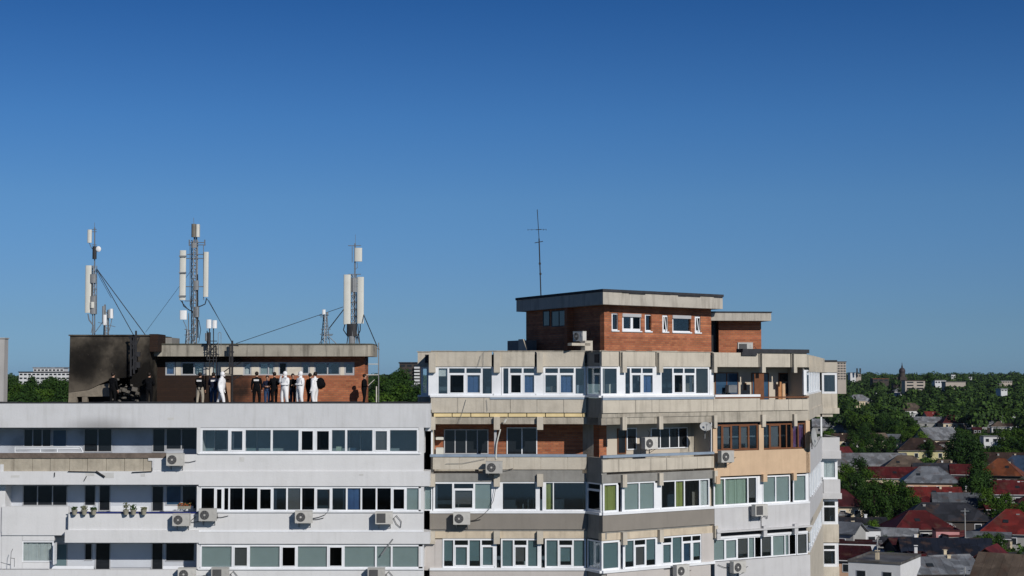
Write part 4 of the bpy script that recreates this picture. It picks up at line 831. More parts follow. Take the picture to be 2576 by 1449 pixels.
# ================================================================== PEOPLE ON THE ROOF
skinm = mat("skin", (.46, .27, .19), .6, .05, 8); suitm = mat("white_coverall", (.80, .81, .83), .6, .04, 6, bump=.3); darkm = mat("dark_jacket", (.006, .0065, .008), .8, .2, 6, spec=.05)
navy = mat("navy_jacket", (.012, .016, .035), .8, .2, 6, spec=.05); jeans = mat("blue_jeans", (.03, .06, .13), .8, .2, 6, spec=.05); beige_t = mat("beige_trousers", (.36, .32, .26), .8, .1, 6); blackt = mat("black_trousers", (.007, .007, .008), .8, .2, 6, spec=.05)
hairm = mat("dark_hair", (.015, .010, .008), .6, .2, 10); shoem = mat("dark_shoes", (.02, .02, .02), .5, .1, 6); glovem = mat("blue_gloves", (.08, .2, .5), .5, .1, 6); patchm = mat("white_patch", (.7, .7, .7), .6, .05, 6)
def person(label, x, Y, face, top, legs, pose="stand", hood=False, h=1.78, patch=False, shoes=None, lean=0.0, hair=True, x2=None, z0=None):
    P = at(x, 1010, Y); base = Vector((P.x, Y, ROOFW if z0 is None else z0)); t = thing("person", label, "person", base, "people standing on the roof of the white block")
    FAT = 1.6 if top is suitm else 1.3; k = h / 1.78; V = []; E = []; Rg = []; reg = []
    def v(x_, y_, z_, r): V.append(Vector((x_, y_ - lean * max(0, z_ - .9), z_)) * k); Rg.append(r * k * (FAT if r > .03 and z_ < 1.5 else 1)); return len(V) - 1
    def e(a, b, g): E.append((a, b)); reg.append(g)
    pel = v(0, 0, .96, .135); wst = v(0, 0, 1.12, .125); ch = v(0, 0, 1.32, .155); nk0 = v(0, .01, 1.46, .075); nk = v(0, 0, 1.53, .055); h1 = v(0, -.02, 1.60, .075); h2 = v(0, -.01, 1.68, .095); h3 = v(0, 0, 1.74, .06)
    e(pel, wst, 't'); e(wst, ch, 't'); e(ch, nk0, 't'); e(nk0, nk, 'n'); e(nk, h1, 'h'); e(h1, h2, 'h'); e(h2, h3, 'h')
    ns = v(0, -.125, 1.645, .016); e(h2, ns, 'h')
    st = {'walk': (.26, -.22), 'stand': (.04, -.03), 'wide': (.05, .0)}[pose.split('+')[0]]
    for s_, f in ((-1, st[0]), (1, st[1])):
        wd = .14 if 'wide' in pose else .10
        hp_ = v(s_ * .10, 0, .90, .10); kn = v(s_ * wd, -f * .55 - .03, .50, .066); an = v(s_ * wd, -f + .02 if f > 0 else -f + .06, .09, .046); to = v(s_ * (wd + .02), (-f if f > 0 else -f + .02) - .15, .035, .04)
        e(pel, hp_, 'l'); e(hp_, kn, 'l'); e(kn, an, 'l'); e(an, to, 'f')
    arms = pose.split('+')[1] if '+' in pose else 'down'
    for s_ in (-1, 1):
        am = arms if arms in ('down', 'fold', 'fwd') else (arms.split('/')[0] if s_ < 0 else arms.split('/')[1])
        sh = v(s_ * .19, .01, 1.41, .068)
        el, wr, hd = {'down': ((s_ * .25, .03, 1.12), (s_ * .26, -.05, .88), (s_ * .26, -.08, .80)), 'fold': ((s_ * .26, -.02, 1.13), (s_ * .06, -.22, 1.14), (s_ * -.03, -.22, 1.15)), 'fwd': ((s_ * .25, -.10, 1.15), (s_ * .17, -.33, 1.18), (s_ * .15, -.41, 1.20)), 'up': ((s_ * .27, -.12, 1.22), (s_ * .12, -.2, 1.48), (s_ * .08, -.2, 1.56))}[am]
        elb = v(*el, .045); wri = v(*wr, .032); hn = v(*hd, .036)
        e(ch, sh, 't'); e(sh, elb, 'a'); e(elb, wri, 'a'); e(wri, hn, 'g')
        D = (Vector(hd) - Vector(wr)).normalized(); S_ = Vector((0, 1, 0)).cross(D) if abs(D.y) < .8 else Vector((1, 0, 0))
        for i, (o_, L) in enumerate(((-.027, .062), (-.009, .075), (.009, .07), (.027, .055))):
            f1 = Vector(hd) + D * .03 + S_ * o_; f2 = f1 + D * L + Vector((0, -.015, 0)); a1 = v(*f1, .010); a2 = v(*f2, .008); e(hn, a1, 'g'); e(a1, a2, 'g')
        th = Vector(wr) + D * .03 + S_ * -.035; t2 = th + D * .045 + S_ * -.012; a1 = v(*th, .011); a2 = v(*t2, .009); e(wri, a1, 'g'); e(a1, a2, 'g')
    me = bpy.data.meshes.new("tmp"); me.from_pydata(V, E, []); ob = bpy.data.objects.new("tmp", me); sc.collection.objects.link(ob)
    md = ob.modifiers.new("s", 'SKIN'); sd = ob.modifiers.new("d", 'SUBSURF'); sd.levels = 1
    for i, r_ in enumerate(Rg): me.skin_vertices[0].data[i].radius = (r_, r_)
    me.skin_vertices[0].data[0].use_root = True
    dg = bpy.context.evaluated_depsgraph_get(); m2 = bpy.data.meshes.new_from_object(ob.evaluated_get(dg)); bpy.data.objects.remove(ob)
    m2.name = "body"; m2.materials.clear(); mats_ = [top, legs, skinm, shoes or shoem, suitm if top is suitm else skinm]
    for mm in mats_: m2.materials.append(mm)
    mp = {'t': 0, 'a': 0, 'n': 2, 'h': 2, 'l': 1, 'f': 3, 'g': 4}
    for p in m2.polygons:
        c = p.center; best = 9; bi = 't'
        for (a, b), g in zip(E, reg):
            A, B = V[a], V[b]; d = B - A; u = max(0, min(1, (c - A).dot(d) / max(d.length_squared, 1e-9))); L = (c - A - d * u).length - (Rg[a] * (1 - u) + Rg[b] * u) * .8
            if L < best: best = L; bi = g
        p.material_index = mp[bi]; p.use_smooth = True
    o = bpy.data.objects.new("body", m2); sc.collection.objects.link(o); o.parent = t
    t.rotation_euler.z = face
    hc = V[h2] + Vector((0, .018, .012)); m = MB(); m.smooth = True
    L0 = Vector(base)
    if hood: m.ball(hc + L0 + Vector((0, .012, .0)), .128 * k, 12, 8, 0, (.95, 1.0, 1.12)); m.ball(V[nk] + L0 + Vector((0, .02, -.01)), .10 * k, 10, 6); m.build("hood", top, t)
    elif hair: m.ball(hc + L0 + Vector((0, .012, .012)), .110 * k, 12, 8, 0, (.92, 1.0, 1.0)); m.build("hair", hairm, t)
    m = MB(); fy = V[h2].y - .088
    for s_ in (-.034, .034): m.ball(L0 + Vector((s_ * k, fy, V[h2].z - .015)), .013, 6, 4)
    m.box(L0 + Vector((0, fy + .006, V[h2].z - .085)), (.05, .012, .010)); m.build("eyes_and_mouth", hairm, t)
    if hood: m = MB(); m.box(L0 + Vector((0, fy + .004, V[h2].z - .07)), (.10, .05, .07)); m.build("face_mask", suitm, t)
    if patch: m = MB(); m.box(L0 + Vector((0, .150 - lean * .42, 1.36 * k)), (.27, .02, .09)); m.build("back_patch", patchm, t)
    return t
def hx(x): return qM(x, 0)[0]
BK = R(180)
person("person in black beside the hole in the burnt stair house, back turned", qL(785, 0)[0], 83.2, R(160), darkm, blackt, "stand+down/fwd")
person("person in black standing alone at the right corner of the burnt wall", qL(1038, 0)[0], 83.4, R(175), darkm, blackt, "stand+fold")
person("person in a black vest with a white back patch and beige trousers", hx(92), 83.6, R(170), darkm, beige_t, "wide+down/fwd", patch=True)
person("person in dark clothes with a white back patch beside a walking white suit", hx(185), 84.0, R(190), navy, jeans, "stand+fwd", patch=True)
person("hooded person in white overalls walking at the left beside the leaning board", hx(238), 83.2, R(75), suitm, suitm, "walk+down", hood=True, shoes=suitm, h=1.80, lean=.12)
person("person in black with a white back patch, legs apart, left of the central group", hx(487), 83.3, BK, darkm, blackt, "wide+down", patch=True, h=1.82)
person("shorter person in a dark top and blue jeans in the central group", hx(560), 83.7, R(10), navy, jeans, "stand+fold", h=1.62)
person("tall person in black at the centre of the group, turned away", hx(610), 83.5, R(200), darkm, blackt, "stand+fwd", h=1.80)
person("hooded person in white overalls raising a hand, in the centre of the group", hx(683), 83.1, R(-35), suitm, suitm, "wide+up/fold", hood=True, shoes=suitm, h=1.82)
person("person in a dark jacket between two white suits", hx(738), 83.8, R(20), darkm, navy, "stand+fold", h=1.72)
person("hooded person in white overalls seen from the side, right of the person in dark jacket", hx(790), 83.1, R(-50), suitm, suitm, "wide+fold", hood=True, shoes=suitm, h=1.82)
person("person in dark clothes half hidden behind the backpack wearer", hx(860), 83.9, R(150), darkm, navy, "stand+down", h=1.74)
bp_ = person("bareheaded person in white overalls wearing a large black backpack", hx(893), 83.2, R(-120), suitm, suitm, "wide+down", shoes=suitm, h=1.80)
person("person in black leaning at the far right corner of the brick penthouse", hx(1235), 85.0, R(80), darkm, blackt, "stand+fold", h=1.70, lean=.05)
c = at(qM(932, 0)[0], 965, 83.2); c.z = ROOFW + 1.22; m = MB(); m.smooth = True; m.ball(c, .30, 14, 8, 0, (.78, .72, 1.05)); m.ball(c + Vector((.15, 0, -.06)), .16, 10, 6, 0, (.8, 1, 1.1)); m.box(c + Vector((-.14, 0, .1)), (.18, .3, .05))
tag(m.build("backpack", darkm, None), "large black backpack on the back of the bareheaded person in white", "backpack")
m = MB(); A = at(*qM(275, 1215), 84.2); Bq = at(*qM(312, 1340), 84.2)
m.prism([at(*qM(272, 1215), 84.2), at(*qM(305, 1218), 84.2), Vector((Bq.x, 83.9, ROOFW)), Vector((A.x + .25, 83.9, ROOFW))], Vector((0, .03, 0))); tag(m.build("board", mat("tan_board", (.34, .2, .12), .8, .15, 3), None), "tan board leaning behind the walking white suit", "board")
# ================================================================== MASTS
def tube_pts(m, Y, pts, r, n=5):
    P = [at(x, y, Y) for x, y in pts]; m.path(P, r, n)
def panelq(root, Y, x0, x1, y0, y1, name="panel_antenna", m_=None, dep=.14, yoff=0, bands=False):
    A, B = at(x0, y0, Y), at(x1, y1, Y); m = MB(); c = (A + B) / 2; w_, h_ = abs(B.x - A.x), abs(A.z - B.z); c.y -= dep / 2 + yoff
    n = 8; pts = []
    for i in range(n + 1): t_ = math.pi * i / n; pts.append(Vector((c.x - w_ / 2 * math.cos(t_), c.y - dep * .35 * math.sin(t_), c.z - h_ / 2)))
    pts += [Vector((c.x + w_ / 2, c.y + dep / 2, c.z - h_ / 2)), Vector((c.x - w_ / 2, c.y + dep / 2, c.z - h_ / 2))]
    m.prism(pts, Vector((0, 0, h_))); o = m.build(name, m_ or antw, root)
    if bands:
        b = MB()
        for f in (-.42, .05, .38): b.box(c + Vector((0, -.01, h_ * f)), (w_ * 1.1, dep * 1.5, .08))
        b.build("clamp_band", dgray, o)
    return o
def lattice(m, Y, xc, y0, y1, w0, w1, step=.45, r=.022, tri=True):
    A, B = at(xc, y0, Y), at(xc, y1, Y); zt_, zb2 = A.z, B.z; n = max(2, int((zt_ - zb2) / step)); L = []
    cs = [(0, -1), (.87, .5), (-.87, .5)] if tri else [(-.7, -.7), (.7, -.7), (.7, .7), (-.7, .7)]
    for i in range(n + 1): f = i / n; w_ = w1 + (w0 - w1) * f; L.append([Vector((A.x + cx * w_, Y + cy * w_, zb2 + (zt_ - zb2) * f)) for cx, cy in cs])
    for k in range(len(cs)): m.path([l[k] for l in L], r, 5)
    for i in range(n):
        for k in range(len(cs)): m.tube(L[i][k], L[i + 1][(k + 1) % len(cs)], r * .6, 4); m.tube(L[i][k], L[i][(k + 1) % len(cs)], r * .6, 4)
def guy(root, Y, a, b, r=.018, Y2=None):
    m = MB(); m.tube(at(*a, Y), at(*b, Y2 or Y), r, 4); m.build("guy_wire", blacksteel, root)
G = "mobile phone masts on the roof of the white block"
def mast(label, x, y, Y, name="antenna_mast", cat="antenna mast", group=G): return thing(name, label, cat, at(x, y, Y), group)
# left mast
Y = 86.0; t = mast("slim mast with tall white panel and round dish on the burnt stair house", 238, 843, Y)
m = MB(); tube_pts(m, Y, [(238, 572), (238, 843)], .035); tube_pts(m, Y, [(233, 705), (233, 843)], .03); lattice(m, Y, 237, 668, 790, .14, .17, .3); tube_pts(m, Y, [(225, 612), (229, 622), (238, 632)], .02); tube_pts(m, Y, [(238, 560), (238, 575)], .012)
for y_ in (577, 583, 616): tube_pts(m, Y, [(232, y_), (243, y_)], .02)
tube_pts(m, Y, [(221, 790), (224, 805), (234, 818), (234, 840)], .035); tube_pts(m, Y, [(229, 838), (233, 820)], .02); tube_pts(m, Y, [(228, 700), (240, 700)], .03); m.build("pole", galv, t)
panelq(t, Y, 216, 229, 668, 787); panelq(t, Y, 221, 231, 578, 611); panelq(t, Y, 228, 242, 690, 712, "radio_unit", dgray, .2); panelq(t, Y, 229, 242, 745, 790, "radio_unit", dgray, .22); panelq(t, Y, 234, 243, 620, 652, "radio_unit", blacksteel, .2); panelq(t, Y, 229, 239, 760, 775, "radio_unit", antw, .28)
m = MB(); c = at(249, 627, Y); m.tube(c + Vector((0, -.12, 0)), c + Vector((.02, -.02, 0)), .16, 16, 0, .12); m.ball(c + Vector((0, -.12, 0)), .15, 12, 6, 0, (1, .35, 1)); m.build("round_dish", antwhite, t)
for b in ((336, 843), (366, 843)): guy(t, Y, (243, 676), b, .026, 84.3)
m = MB(); tube_pts(m, Y, [(242, 678), (252, 700), (280, 750)], .012); m.build("cable", blacksteel, t)
t = mast("short mast with two small white boxes beside the slim mast", 268, 843, 85.6); Y = 85.6
m = MB(); tube_pts(m, Y, [(264, 766), (264, 843)], .05); tube_pts(m, Y, [(271, 780), (271, 843)], .03); lattice(m, Y, 267, 780, 843, .12, .16, .25); tube_pts(m, Y, [(240, 835), (262, 805)], .02); tube_pts(m, Y, [(247, 811), (290, 822)], .016); tube_pts(m, Y, [(282, 800), (278, 820), (272, 840)], .02); m.build("pole", galv, t)
panelq(t, Y, 260, 269, 792, 818, "small_antenna", antwhite, .2); panelq(t, Y, 277, 285, 777, 801, "small_antenna", antwhite, .2); panelq(t, Y, 272, 278, 779, 800, "radio_unit", dgray, .2); panelq(t, Y, 258, 264, 770, 810, "radio_unit", dgray, .15)
# central lattice mast
Y = 88.5; t = mast("tall lattice mast with boxed top and a panel on each side, in the middle", 491, 868, Y)
m = MB(); lattice(m, Y, 489, 604, 700, .20, .20, .36, .028); lattice(m, Y, 489, 700, 868, .20, .17, .42, .028); tube_pts(m, Y, [(494, 565), (494, 868)], .05); tube_pts(m, Y, [(487, 548), (488, 568)], .012); tube_pts(m, Y, [(489, 595), (489, 615)], .05)
for y_, x0_, x1_ in ((616, 475, 517), (610, 478, 515), (650, 460, 515), (721, 458, 520), (640, 470, 512), (757, 465, 500)): tube_pts(m, Y, [(x0_, y_), (x1_, y_)], .024)
for x_ in (476, 515): tube_pts(m, Y, [(x_, 603), (x_, 618)], .035)
tube_pts(m, Y, [(512, 616), (512, 755)], .022); tube_pts(m, Y, [(478, 616), (478, 770)], .02)
m.build("lattice_tower", galv, t)
m = MB(); tube_pts(m, Y, [(458, 757), (462, 770), (476, 780), (487, 784), (489, 866)], .03); tube_pts(m, Y, [(520, 750), (516, 765), (505, 770), (498, 772)], .03); tube_pts(m, Y, [(500, 805), (505, 830), (500, 862)], .02); tube_pts(m, Y, [(481, 745), (479, 770), (486, 790)], .02); tube_pts(m, Y, [(497, 690), (498, 850)], .035); tube_pts(m, Y, [(455, 745), (455, 757), (470, 775)], .02); m.build("cable", blacksteel, t)
panelq(t, Y, 483, 494, 564, 597, "radio_unit", mat("brown_gray_unit", (.16, .15, .13), .6, .2, 4), .3); panelq(t, Y, 494, 503, 565, 597, "panel_antenna", antw, .3)
panelq(t, Y, 453, 467, 630, 755, bands=True); panelq(t, Y, 513, 524, 634, 747); panelq(t, Y, 482, 496, 612, 624, "radio_unit", dgray, .25); panelq(t, Y, 488, 500, 706, 730, "radio_unit", dgray, .2); panelq(t, Y, 488, 501, 772, 798, "radio_unit", galv, .2)
guy(t, Y, (490, 668), (366, 836), .010); guy(t, Y, (521, 752), (584, 860), .02, 85.6); guy(t, Y, (525, 755), (583, 862), .014, 85.6)
# small mast with a white box
Y = 87.4; t = mast("small crossed mast with one white square box, left of the lattice mast", 472, 868, Y)
m = MB(); lattice(m, Y, 472, 830, 868, .08, .16, .22, .02); tube_pts(m, Y, [(474, 788), (474, 868)], .028); tube_pts(m, Y, [(461, 806), (468, 822), (472, 840)], .02); tube_pts(m, Y, [(464, 843), (486, 838)], .022); tube_pts(m, Y, [(464, 828), (480, 832)], .022); tube_pts(m, Y, [(466, 862), (480, 845)], .02); m.build("pole", galv, t)
panelq(t, Y, 453, 470, 781, 804, "small_antenna", antwhite, .16)
# front mast with two white boxes, standing before the penthouse
Y = 84.8; t = mast("front mast with two white boxes, its frame standing before the concrete fascia", 531, 960, Y)
m = MB()
for x_, y0_, y1_ in ((521, 832, 905), (527, 815, 960), (537, 815, 962), (544, 870, 955)): tube_pts(m, Y, [(x_, y0_), (x_, y1_)], .028)
for y_, a_, b2_ in ((858, 518, 546), (878, 518, 548), (892, 516, 552), (905, 520, 546)): tube_pts(m, Y, [(a_, y_), (b2_, y_)], .022)
tube_pts(m, Y, [(520, 892), (548, 862)], .018); tube_pts(m, Y, [(520, 862), (548, 892)], .018); m.tube(at(527, 960, Y), at(527, 960, Y) + Vector((0, 0, -1.6)), .03); m.tube(at(537, 962, Y), at(537, 962, Y) + Vector((0, 0, -1.6)), .03); m.build("support_frame", blacksteel, t)
m = MB(); tube_pts(m, Y, [(549, 892), (549, 838), (553, 836), (556, 838), (556, 890)], .014); m.build("hoop", dgray, t)
panelq(t, Y, 520, 532, 804, 826, "small_antenna", antwhite, .2); panelq(t, Y, 535, 546, 806, 826, "small_antenna", antwhite, .2); panelq(t, Y, 522, 530, 836, 868, "radio_unit", blacksteel, .2); panelq(t, Y, 517, 522, 838, 858, "radio_unit", galv, .2)
# steel posts carrying guys
Y = 84.6; t = mast("dark steel post with braced arms before the penthouse, where the guy wires meet", 582, 960, Y, "steel_post", "steel post", None)
m = MB(); tube_pts(m, Y, [(584, 857), (584, 960)], .06); tube_pts(m, Y, [(578, 868), (578, 940)], .05); m.tube(at(584, 960, Y), at(584, 960, Y) + Vector((0, 0, -1.7)), .06)
for a_, b2_ in (((584, 915), (607, 912)), ((584, 925), (604, 912)), ((584, 944), (610, 944)), ((584, 958), (604, 945)), ((576, 868), (600, 870)), ((560, 938), (584, 920)), ((562, 940), (584, 942))): tube_pts(m, Y, [a_, b2_], .028)
m.build("post", blacksteel, t)
Y = 83.6; t = mast("dark steel frame standing against the burnt stair house", 335, 945, Y, "steel_scaffold", "steel scaffold", None)
m = MB()
for x_, y0_, y1_ in ((329, 850, 946), (342, 832, 930), (337, 850, 940)): tube_pts(m, Y, [(x_, y0_), (x_, y1_)], .055)
for a_, b2_ in (((326, 848), (352, 848)), ((330, 880), (342, 860)), ((330, 905), (342, 885)), ((330, 860), (342, 880)), ((342, 870), (350, 850)), ((331, 930), (341, 905)), ((324, 848), (342, 870))): tube_pts(m, Y, [a_, b2_], .035)
m.box(at(348, 891, Y), (.2, .15, .25)); m.box(at(348, 918, Y), (.2, .15, .3)); m.build("frame", blacksteel, t)
# right mast
Y = 89.0; t = mast("tall mast with two long white panels and a white top box, at the right", 889, 868, Y)
m = MB(); lattice(m, Y, 889, 690, 868, .17, .24, .4, .026); tube_pts(m, Y, [(893, 612), (892, 868)], .045); tube_pts(m, Y, [(894, 590), (894, 615)], .010); tube_pts(m, Y, [(886, 620), (886, 660)], .02); tube_pts(m, Y, [(898, 660), (900, 672), (894, 678)], .014)
for y_ in (618, 690, 700, 812, 720, 760): tube_pts(m, Y, [(876, y_), (908, y_)], .022)
tube_pts(m, Y, [(905, 725), (891, 700)], .02); tube_pts(m, Y, [(893, 820), (905, 868)], .035); tube_pts(m, Y, [(880, 820), (872, 868)], .03); m.build("pole", galv, t)
m = MB(); tube_pts(m, Y, [(868, 815), (864, 830), (876, 848)], .03); tube_pts(m, Y, [(906, 815), (906, 832), (898, 848)], .03); tube_pts(m, Y, [(900, 815), (905, 868)], .028); tube_pts(m, Y, [(891, 730), (893, 810)], .05); m.build("cable", blacksteel, t)
panelq(t, Y, 865, 882, 691, 816, dep=.16); panelq(t, Y, 899, 915, 697, 814, dep=.16); panelq(t, Y, 892, 911, 624, 658, dep=.2); panelq(t, Y, 873, 897, 815, 846, "radio_unit", blacksteel, .3); panelq(t, Y, 878, 892, 845, 864, "radio_unit", dgray, .3); panelq(t, Y, 883, 898, 700, 735, "radio_unit", dgray, .18)
guy(t, Y, (863, 772), (594, 864), .016, 85.2); guy(t, Y, (865, 778), (828, 826), .028); guy(t, Y, (914, 790), (949, 872), .028, 86)
# small lattice
Y = 88.2; t = mast("small spread-leg lattice antenna left of the right mast", 819, 868, Y)
m = MB(); lattice(m, Y, 818, 790, 868, .10, .28, .3, .022); tube_pts(m, Y, [(815, 778), (816, 868)], .025); tube_pts(m, Y, [(822, 785), (820, 868)], .025); tube_pts(m, Y, [(800, 868), (822, 840)], .022); tube_pts(m, Y, [(850, 868), (818, 838)], .022)
for y_, a_, b2_ in ((793, 803, 827), (797, 806, 824), (828, 807, 832), (841, 805, 838), (844, 810, 836)): tube_pts(m, Y, [(a_, y_), (b2_, y_)], .022)
m.build("lattice", galv, t); panelq(t, Y, 811, 819, 779, 791, "small_antenna", antwhite, .12); panelq(t, Y, 821, 826, 786, 792, "radio_unit", dgray, .1)
# pole and rails at the right roof edge
Y = 86.6; t = mast("thin metal pole with rails at the right end of the penthouse roof", 952, 1003, Y, "metal_pole", "pole", None)
m = MB(); tube_pts(m, Y, [(952.5, 862), (952.5, 1003)], .03); tube_pts(m, Y, [(946, 873), (955, 880)], .03); m.tube(at(952.5, 1003, Y), at(952.5, 1030, Y), .03); m.build("pole", dgray, t)
m = MB(); tube_pts(m, Y, [(926, 916), (952, 916)], .025); m.build("rail", antw, t); m = MB(); tube_pts(m, Y, [(922, 943), (952, 943)], .025); m.build("rail", antw, t); m = MB(); tube_pts(m, Y, [(924, 972), (942, 955)], .02); m.build("brace", antw, t); m = MB(); m.tube(at(947, 972, Y), at(947, 1020, Y), .035); m.build("stub_post", antw, t)
# roof aerial of the beige block
Y = 88.0; t = thing("roof_aerial", "thin tall radio aerial on the left end of the brick penthouse roof", "aerial", at(1361, 745, Y))
m = MB(); tube_pts(m, Y, [(1361, 752), (1359, 690), (1356, 600)], .035); tube_pts(m, Y, [(1356, 600), (1351.5, 527)], .02); m.box(at(1358, 663, Y), (.12, .12, .1)); m.box(at(1359.5, 689, Y), (.12, .12, .1)); m.build("rod", blacksteel, t)
m = MB(); tube_pts(m, Y, [(1345, 611), (1366, 607)], .022); tube_pts(m, Y, [(1348, 578), (1362, 577)], .022); tube_pts(m, Y, [(1328, 578), (1374, 577)], .009)
for x_ in (1328, 1338, 1367, 1374): tube_pts(m, Y, [(x_, 576), (x_, 580)], .012)
m.build("crossbar", blacksteel, t)
# drooping wires on the beige front
t = thing("dangling_wires", "thin dark wires hanging down the beige front at its left part", "wires", at(1170, 920, 75.8)); m = MB()
def wire(q, pts, d=.15):
    P = []
    for x_, y_ in pts: a_, z_ = P1_.hit(*q(x_, y_), d=d); P.append(P1_.pt(a_, z_, d))
    m.path(P, .010, 4)
wire(qA, [(1265, 220), (1262, 300), (1268, 380)]); wire(qA, [(1240, 250), (1205, 370)]); wire(qA, [(1080, 720), (1040, 860), (1000, 975)]); wire(qA, [(1295, 720), (1305, 840)]); wire(qA, [(870, 1390), (1050, 1385), (1280, 1340)]); m.build("wire", dgray, t)
t = thing("drain_pole", "pale bent pole and white tube rising from the black-fan air conditioner", "pole", at(1240, 1150, 75.8)); m = MB()
wire(qA, [(1440, 1030), (1420, 1110), (1398, 1190), (1390, 1290), (1385, 1380)], .12)
P = [P1_.pt(*P1_.hit(*qA(x_, y_), d=.1), .1) for x_, y_ in ((1440, 1030), (1418, 1110), (1400, 1190), (1392, 1340))]; m = MB(); m.path(P, .035, 6); P = [P1_.pt(*P1_.hit(*qA(x_, y_), d=.3), .3) for x_, y_ in ((1480, 960), (1500, 925))]; m.path(P, .05, 6); m.build("tube", antw, t)
# ================================================================== TERRAIN
def gz(Y, X=999):
    """ground height: a plain rising to wooded slopes, and a low wooded hill behind the two blocks"""
    t = max(0, min(1, (Y - 300) / 2300)); z = 24 * t * t * (3 - 2 * t); f = max(0, min(1, (70 - X) / 60)); return z + f * 22 * math.exp(-((Y - 500) / 170) ** 2)
g = MB(); ys = [-300, -50, 100, 200, 300, 350, 400, 450, 500, 550, 600, 650, 720, 800, 950, 1100, 1300, 1500, 1750, 2000, 2300, 2700, 3500, 5000, 7000]; NX = 48
for j in range(len(ys) - 1):
    for i in range(NX):
        def P_(i_, y_): W_ = max(700, y_ * 1.05); x_ = -W_ + 2 * W_ * i_ / NX; return Vector((x_, y_, gz(y_, x_)))
        g.face([P_(i, ys[j]), P_(i + 1, ys[j]), P_(i + 1, ys[j + 1]), P_(i, ys[j + 1])])
o = g.build("ground", mat("ground_earth_and_grass", (.035, .048, .022), .95, .45, .06, blotch=.5, blc=(.09, .08, .06))); o["kind"] = "structure"
def ground_at(x, y, h=0):
    a, b = ray(x, y); Y = 120.0
    while Y < 6000 and CZ + b * Y > gz(Y) + h: Y *= 1.004
    return Y
# ================================================================== HOUSES
def roofm(name, c, rough=.6):
    m = roofm0(name, c, rough); n = m.node_tree; b = n.nodes["Principled BSDF"]; src = b.inputs["Base Color"].links[0].from_socket
    tc = n.nodes.new("ShaderNodeTexCoord"); vo = n.nodes.new("ShaderNodeTexVoronoi"); vo.distance = 'CHEBYCHEV'; vo.inputs["Scale"].default_value = .42; vo.inputs["Randomness"].default_value = .75; n.links.new(tc.outputs["Object"], vo.inputs["Vector"])
    sp = n.nodes.new("ShaderNodeSeparateColor"); n.links.new(vo.outputs["Color"], sp.inputs[0]); mr = n.nodes.new("ShaderNodeMapRange"); mr.inputs[3].default_value = .68; mr.inputs[4].default_value = 1.32; n.links.new(sp.outputs[0], mr.inputs[0])
    oi = n.nodes.new("ShaderNodeObjectInfo"); m2 = n.nodes.new("ShaderNodeMapRange"); m2.inputs[3].default_value = .7; m2.inputs[4].default_value = 1.3; n.links.new(oi.outputs["Random"], m2.inputs[0]); mm = n.nodes.new("ShaderNodeMath"); mm.operation = 'MULTIPLY'; n.links.new(mr.outputs[0], mm.inputs[0]); n.links.new(m2.outputs[0], mm.inputs[1])
    mx = n.nodes.new("ShaderNodeMix"); mx.data_type = 'RGBA'; mx.blend_type = 'MULTIPLY'; mx.inputs[0].default_value = 1; n.links.new(src, mx.inputs[6]); n.links.new(mm.outputs[0], mx.inputs[7])
    ns = n.nodes.new("ShaderNodeTexNoise"); ns.inputs["Scale"].default_value = .5; ns.inputs["Detail"].default_value = 7; n.links.new(tc.outputs["Object"], ns.inputs["Vector"]); m3 = n.nodes.new("ShaderNodeMapRange"); m3.inputs[1].default_value = .56; m3.inputs[2].default_value = .7; m3.inputs[4].default_value = .55; n.links.new(ns.outputs["Fac"], m3.inputs[0])
    mr2 = n.nodes.new("ShaderNodeMix"); mr2.data_type = 'RGBA'; mr2.inputs[7].default_value = (.085, .05, .035, 1); n.links.new(m3.outputs[0], mr2.inputs[0]); n.links.new(mx.outputs[2], mr2.inputs[6]); n.links.new(mr2.outputs[2], b.inputs["Base Color"]); return m
def roofm0(name, c, rough=.6): return mat(name, c, rough, .32, .35, streak=.5, stc=tuple(v * .45 + .01 for v in c), bump=.15)
RC = dict(red=roofm("red_roof", (0.069, 0.008, 0.009)), brightred=roofm("bright_red_roof", (0.106, 0.013, 0.011)), grey=roofm("gray_metal_roof", (0.106, 0.116, 0.132), .45), light=roofm("pale_gray_roof", (0.180, 0.190, 0.206), .5), brown=roofm("brown_roof", (0.040, 0.024, 0.019)),
          slate=roofm("slate_roof", (0.024, 0.026, 0.033)), orange=roofm("orange_tile_roof", (0.131, 0.041, 0.017)), blue=roofm("blue_metal_roof", (0.026, 0.045, 0.079), .4), maroon=roofm("maroon_roof", (0.041, 0.007, 0.009)), tan=roofm("tan_roof", (0.090, 0.069, 0.053)), flat=roofm("flat_gray_roof", (0.090, 0.087, 0.082)), navy=roofm("navy_roof", (0.009, 0.013, 0.024)))
WC = dict(cream=mat("cream_house_wall", (.55, .47, .34), .9, .08, .5), peach=mat("peach_house_wall", (.55, .36, .25), .9, .08, .5), white=mat("white_house_wall", (.62, .63, .64), .9, .06, .5), yellow=mat("yellow_house_wall", (.55, .50, .28), .9, .08, .5), grey=mat("gray_house_wall", (.32, .32, .31), .9, .1, .5),
          pink=mat("pink_house_wall", (.52, .26, .26), .9, .08, .5), dark=mat("dark_house_wall", (.06, .05, .045), .9, .1, .5), beige=mat("beige_block_wall", (.42, .37, .32), .9, .08, .2))
HOUSES = []      # (short name, centre, radius, picture box) used to place and describe the trees
hglass_ = 0
hglass = mat("house_window_glass", (.02, .025, .03), .15, .2, 1)
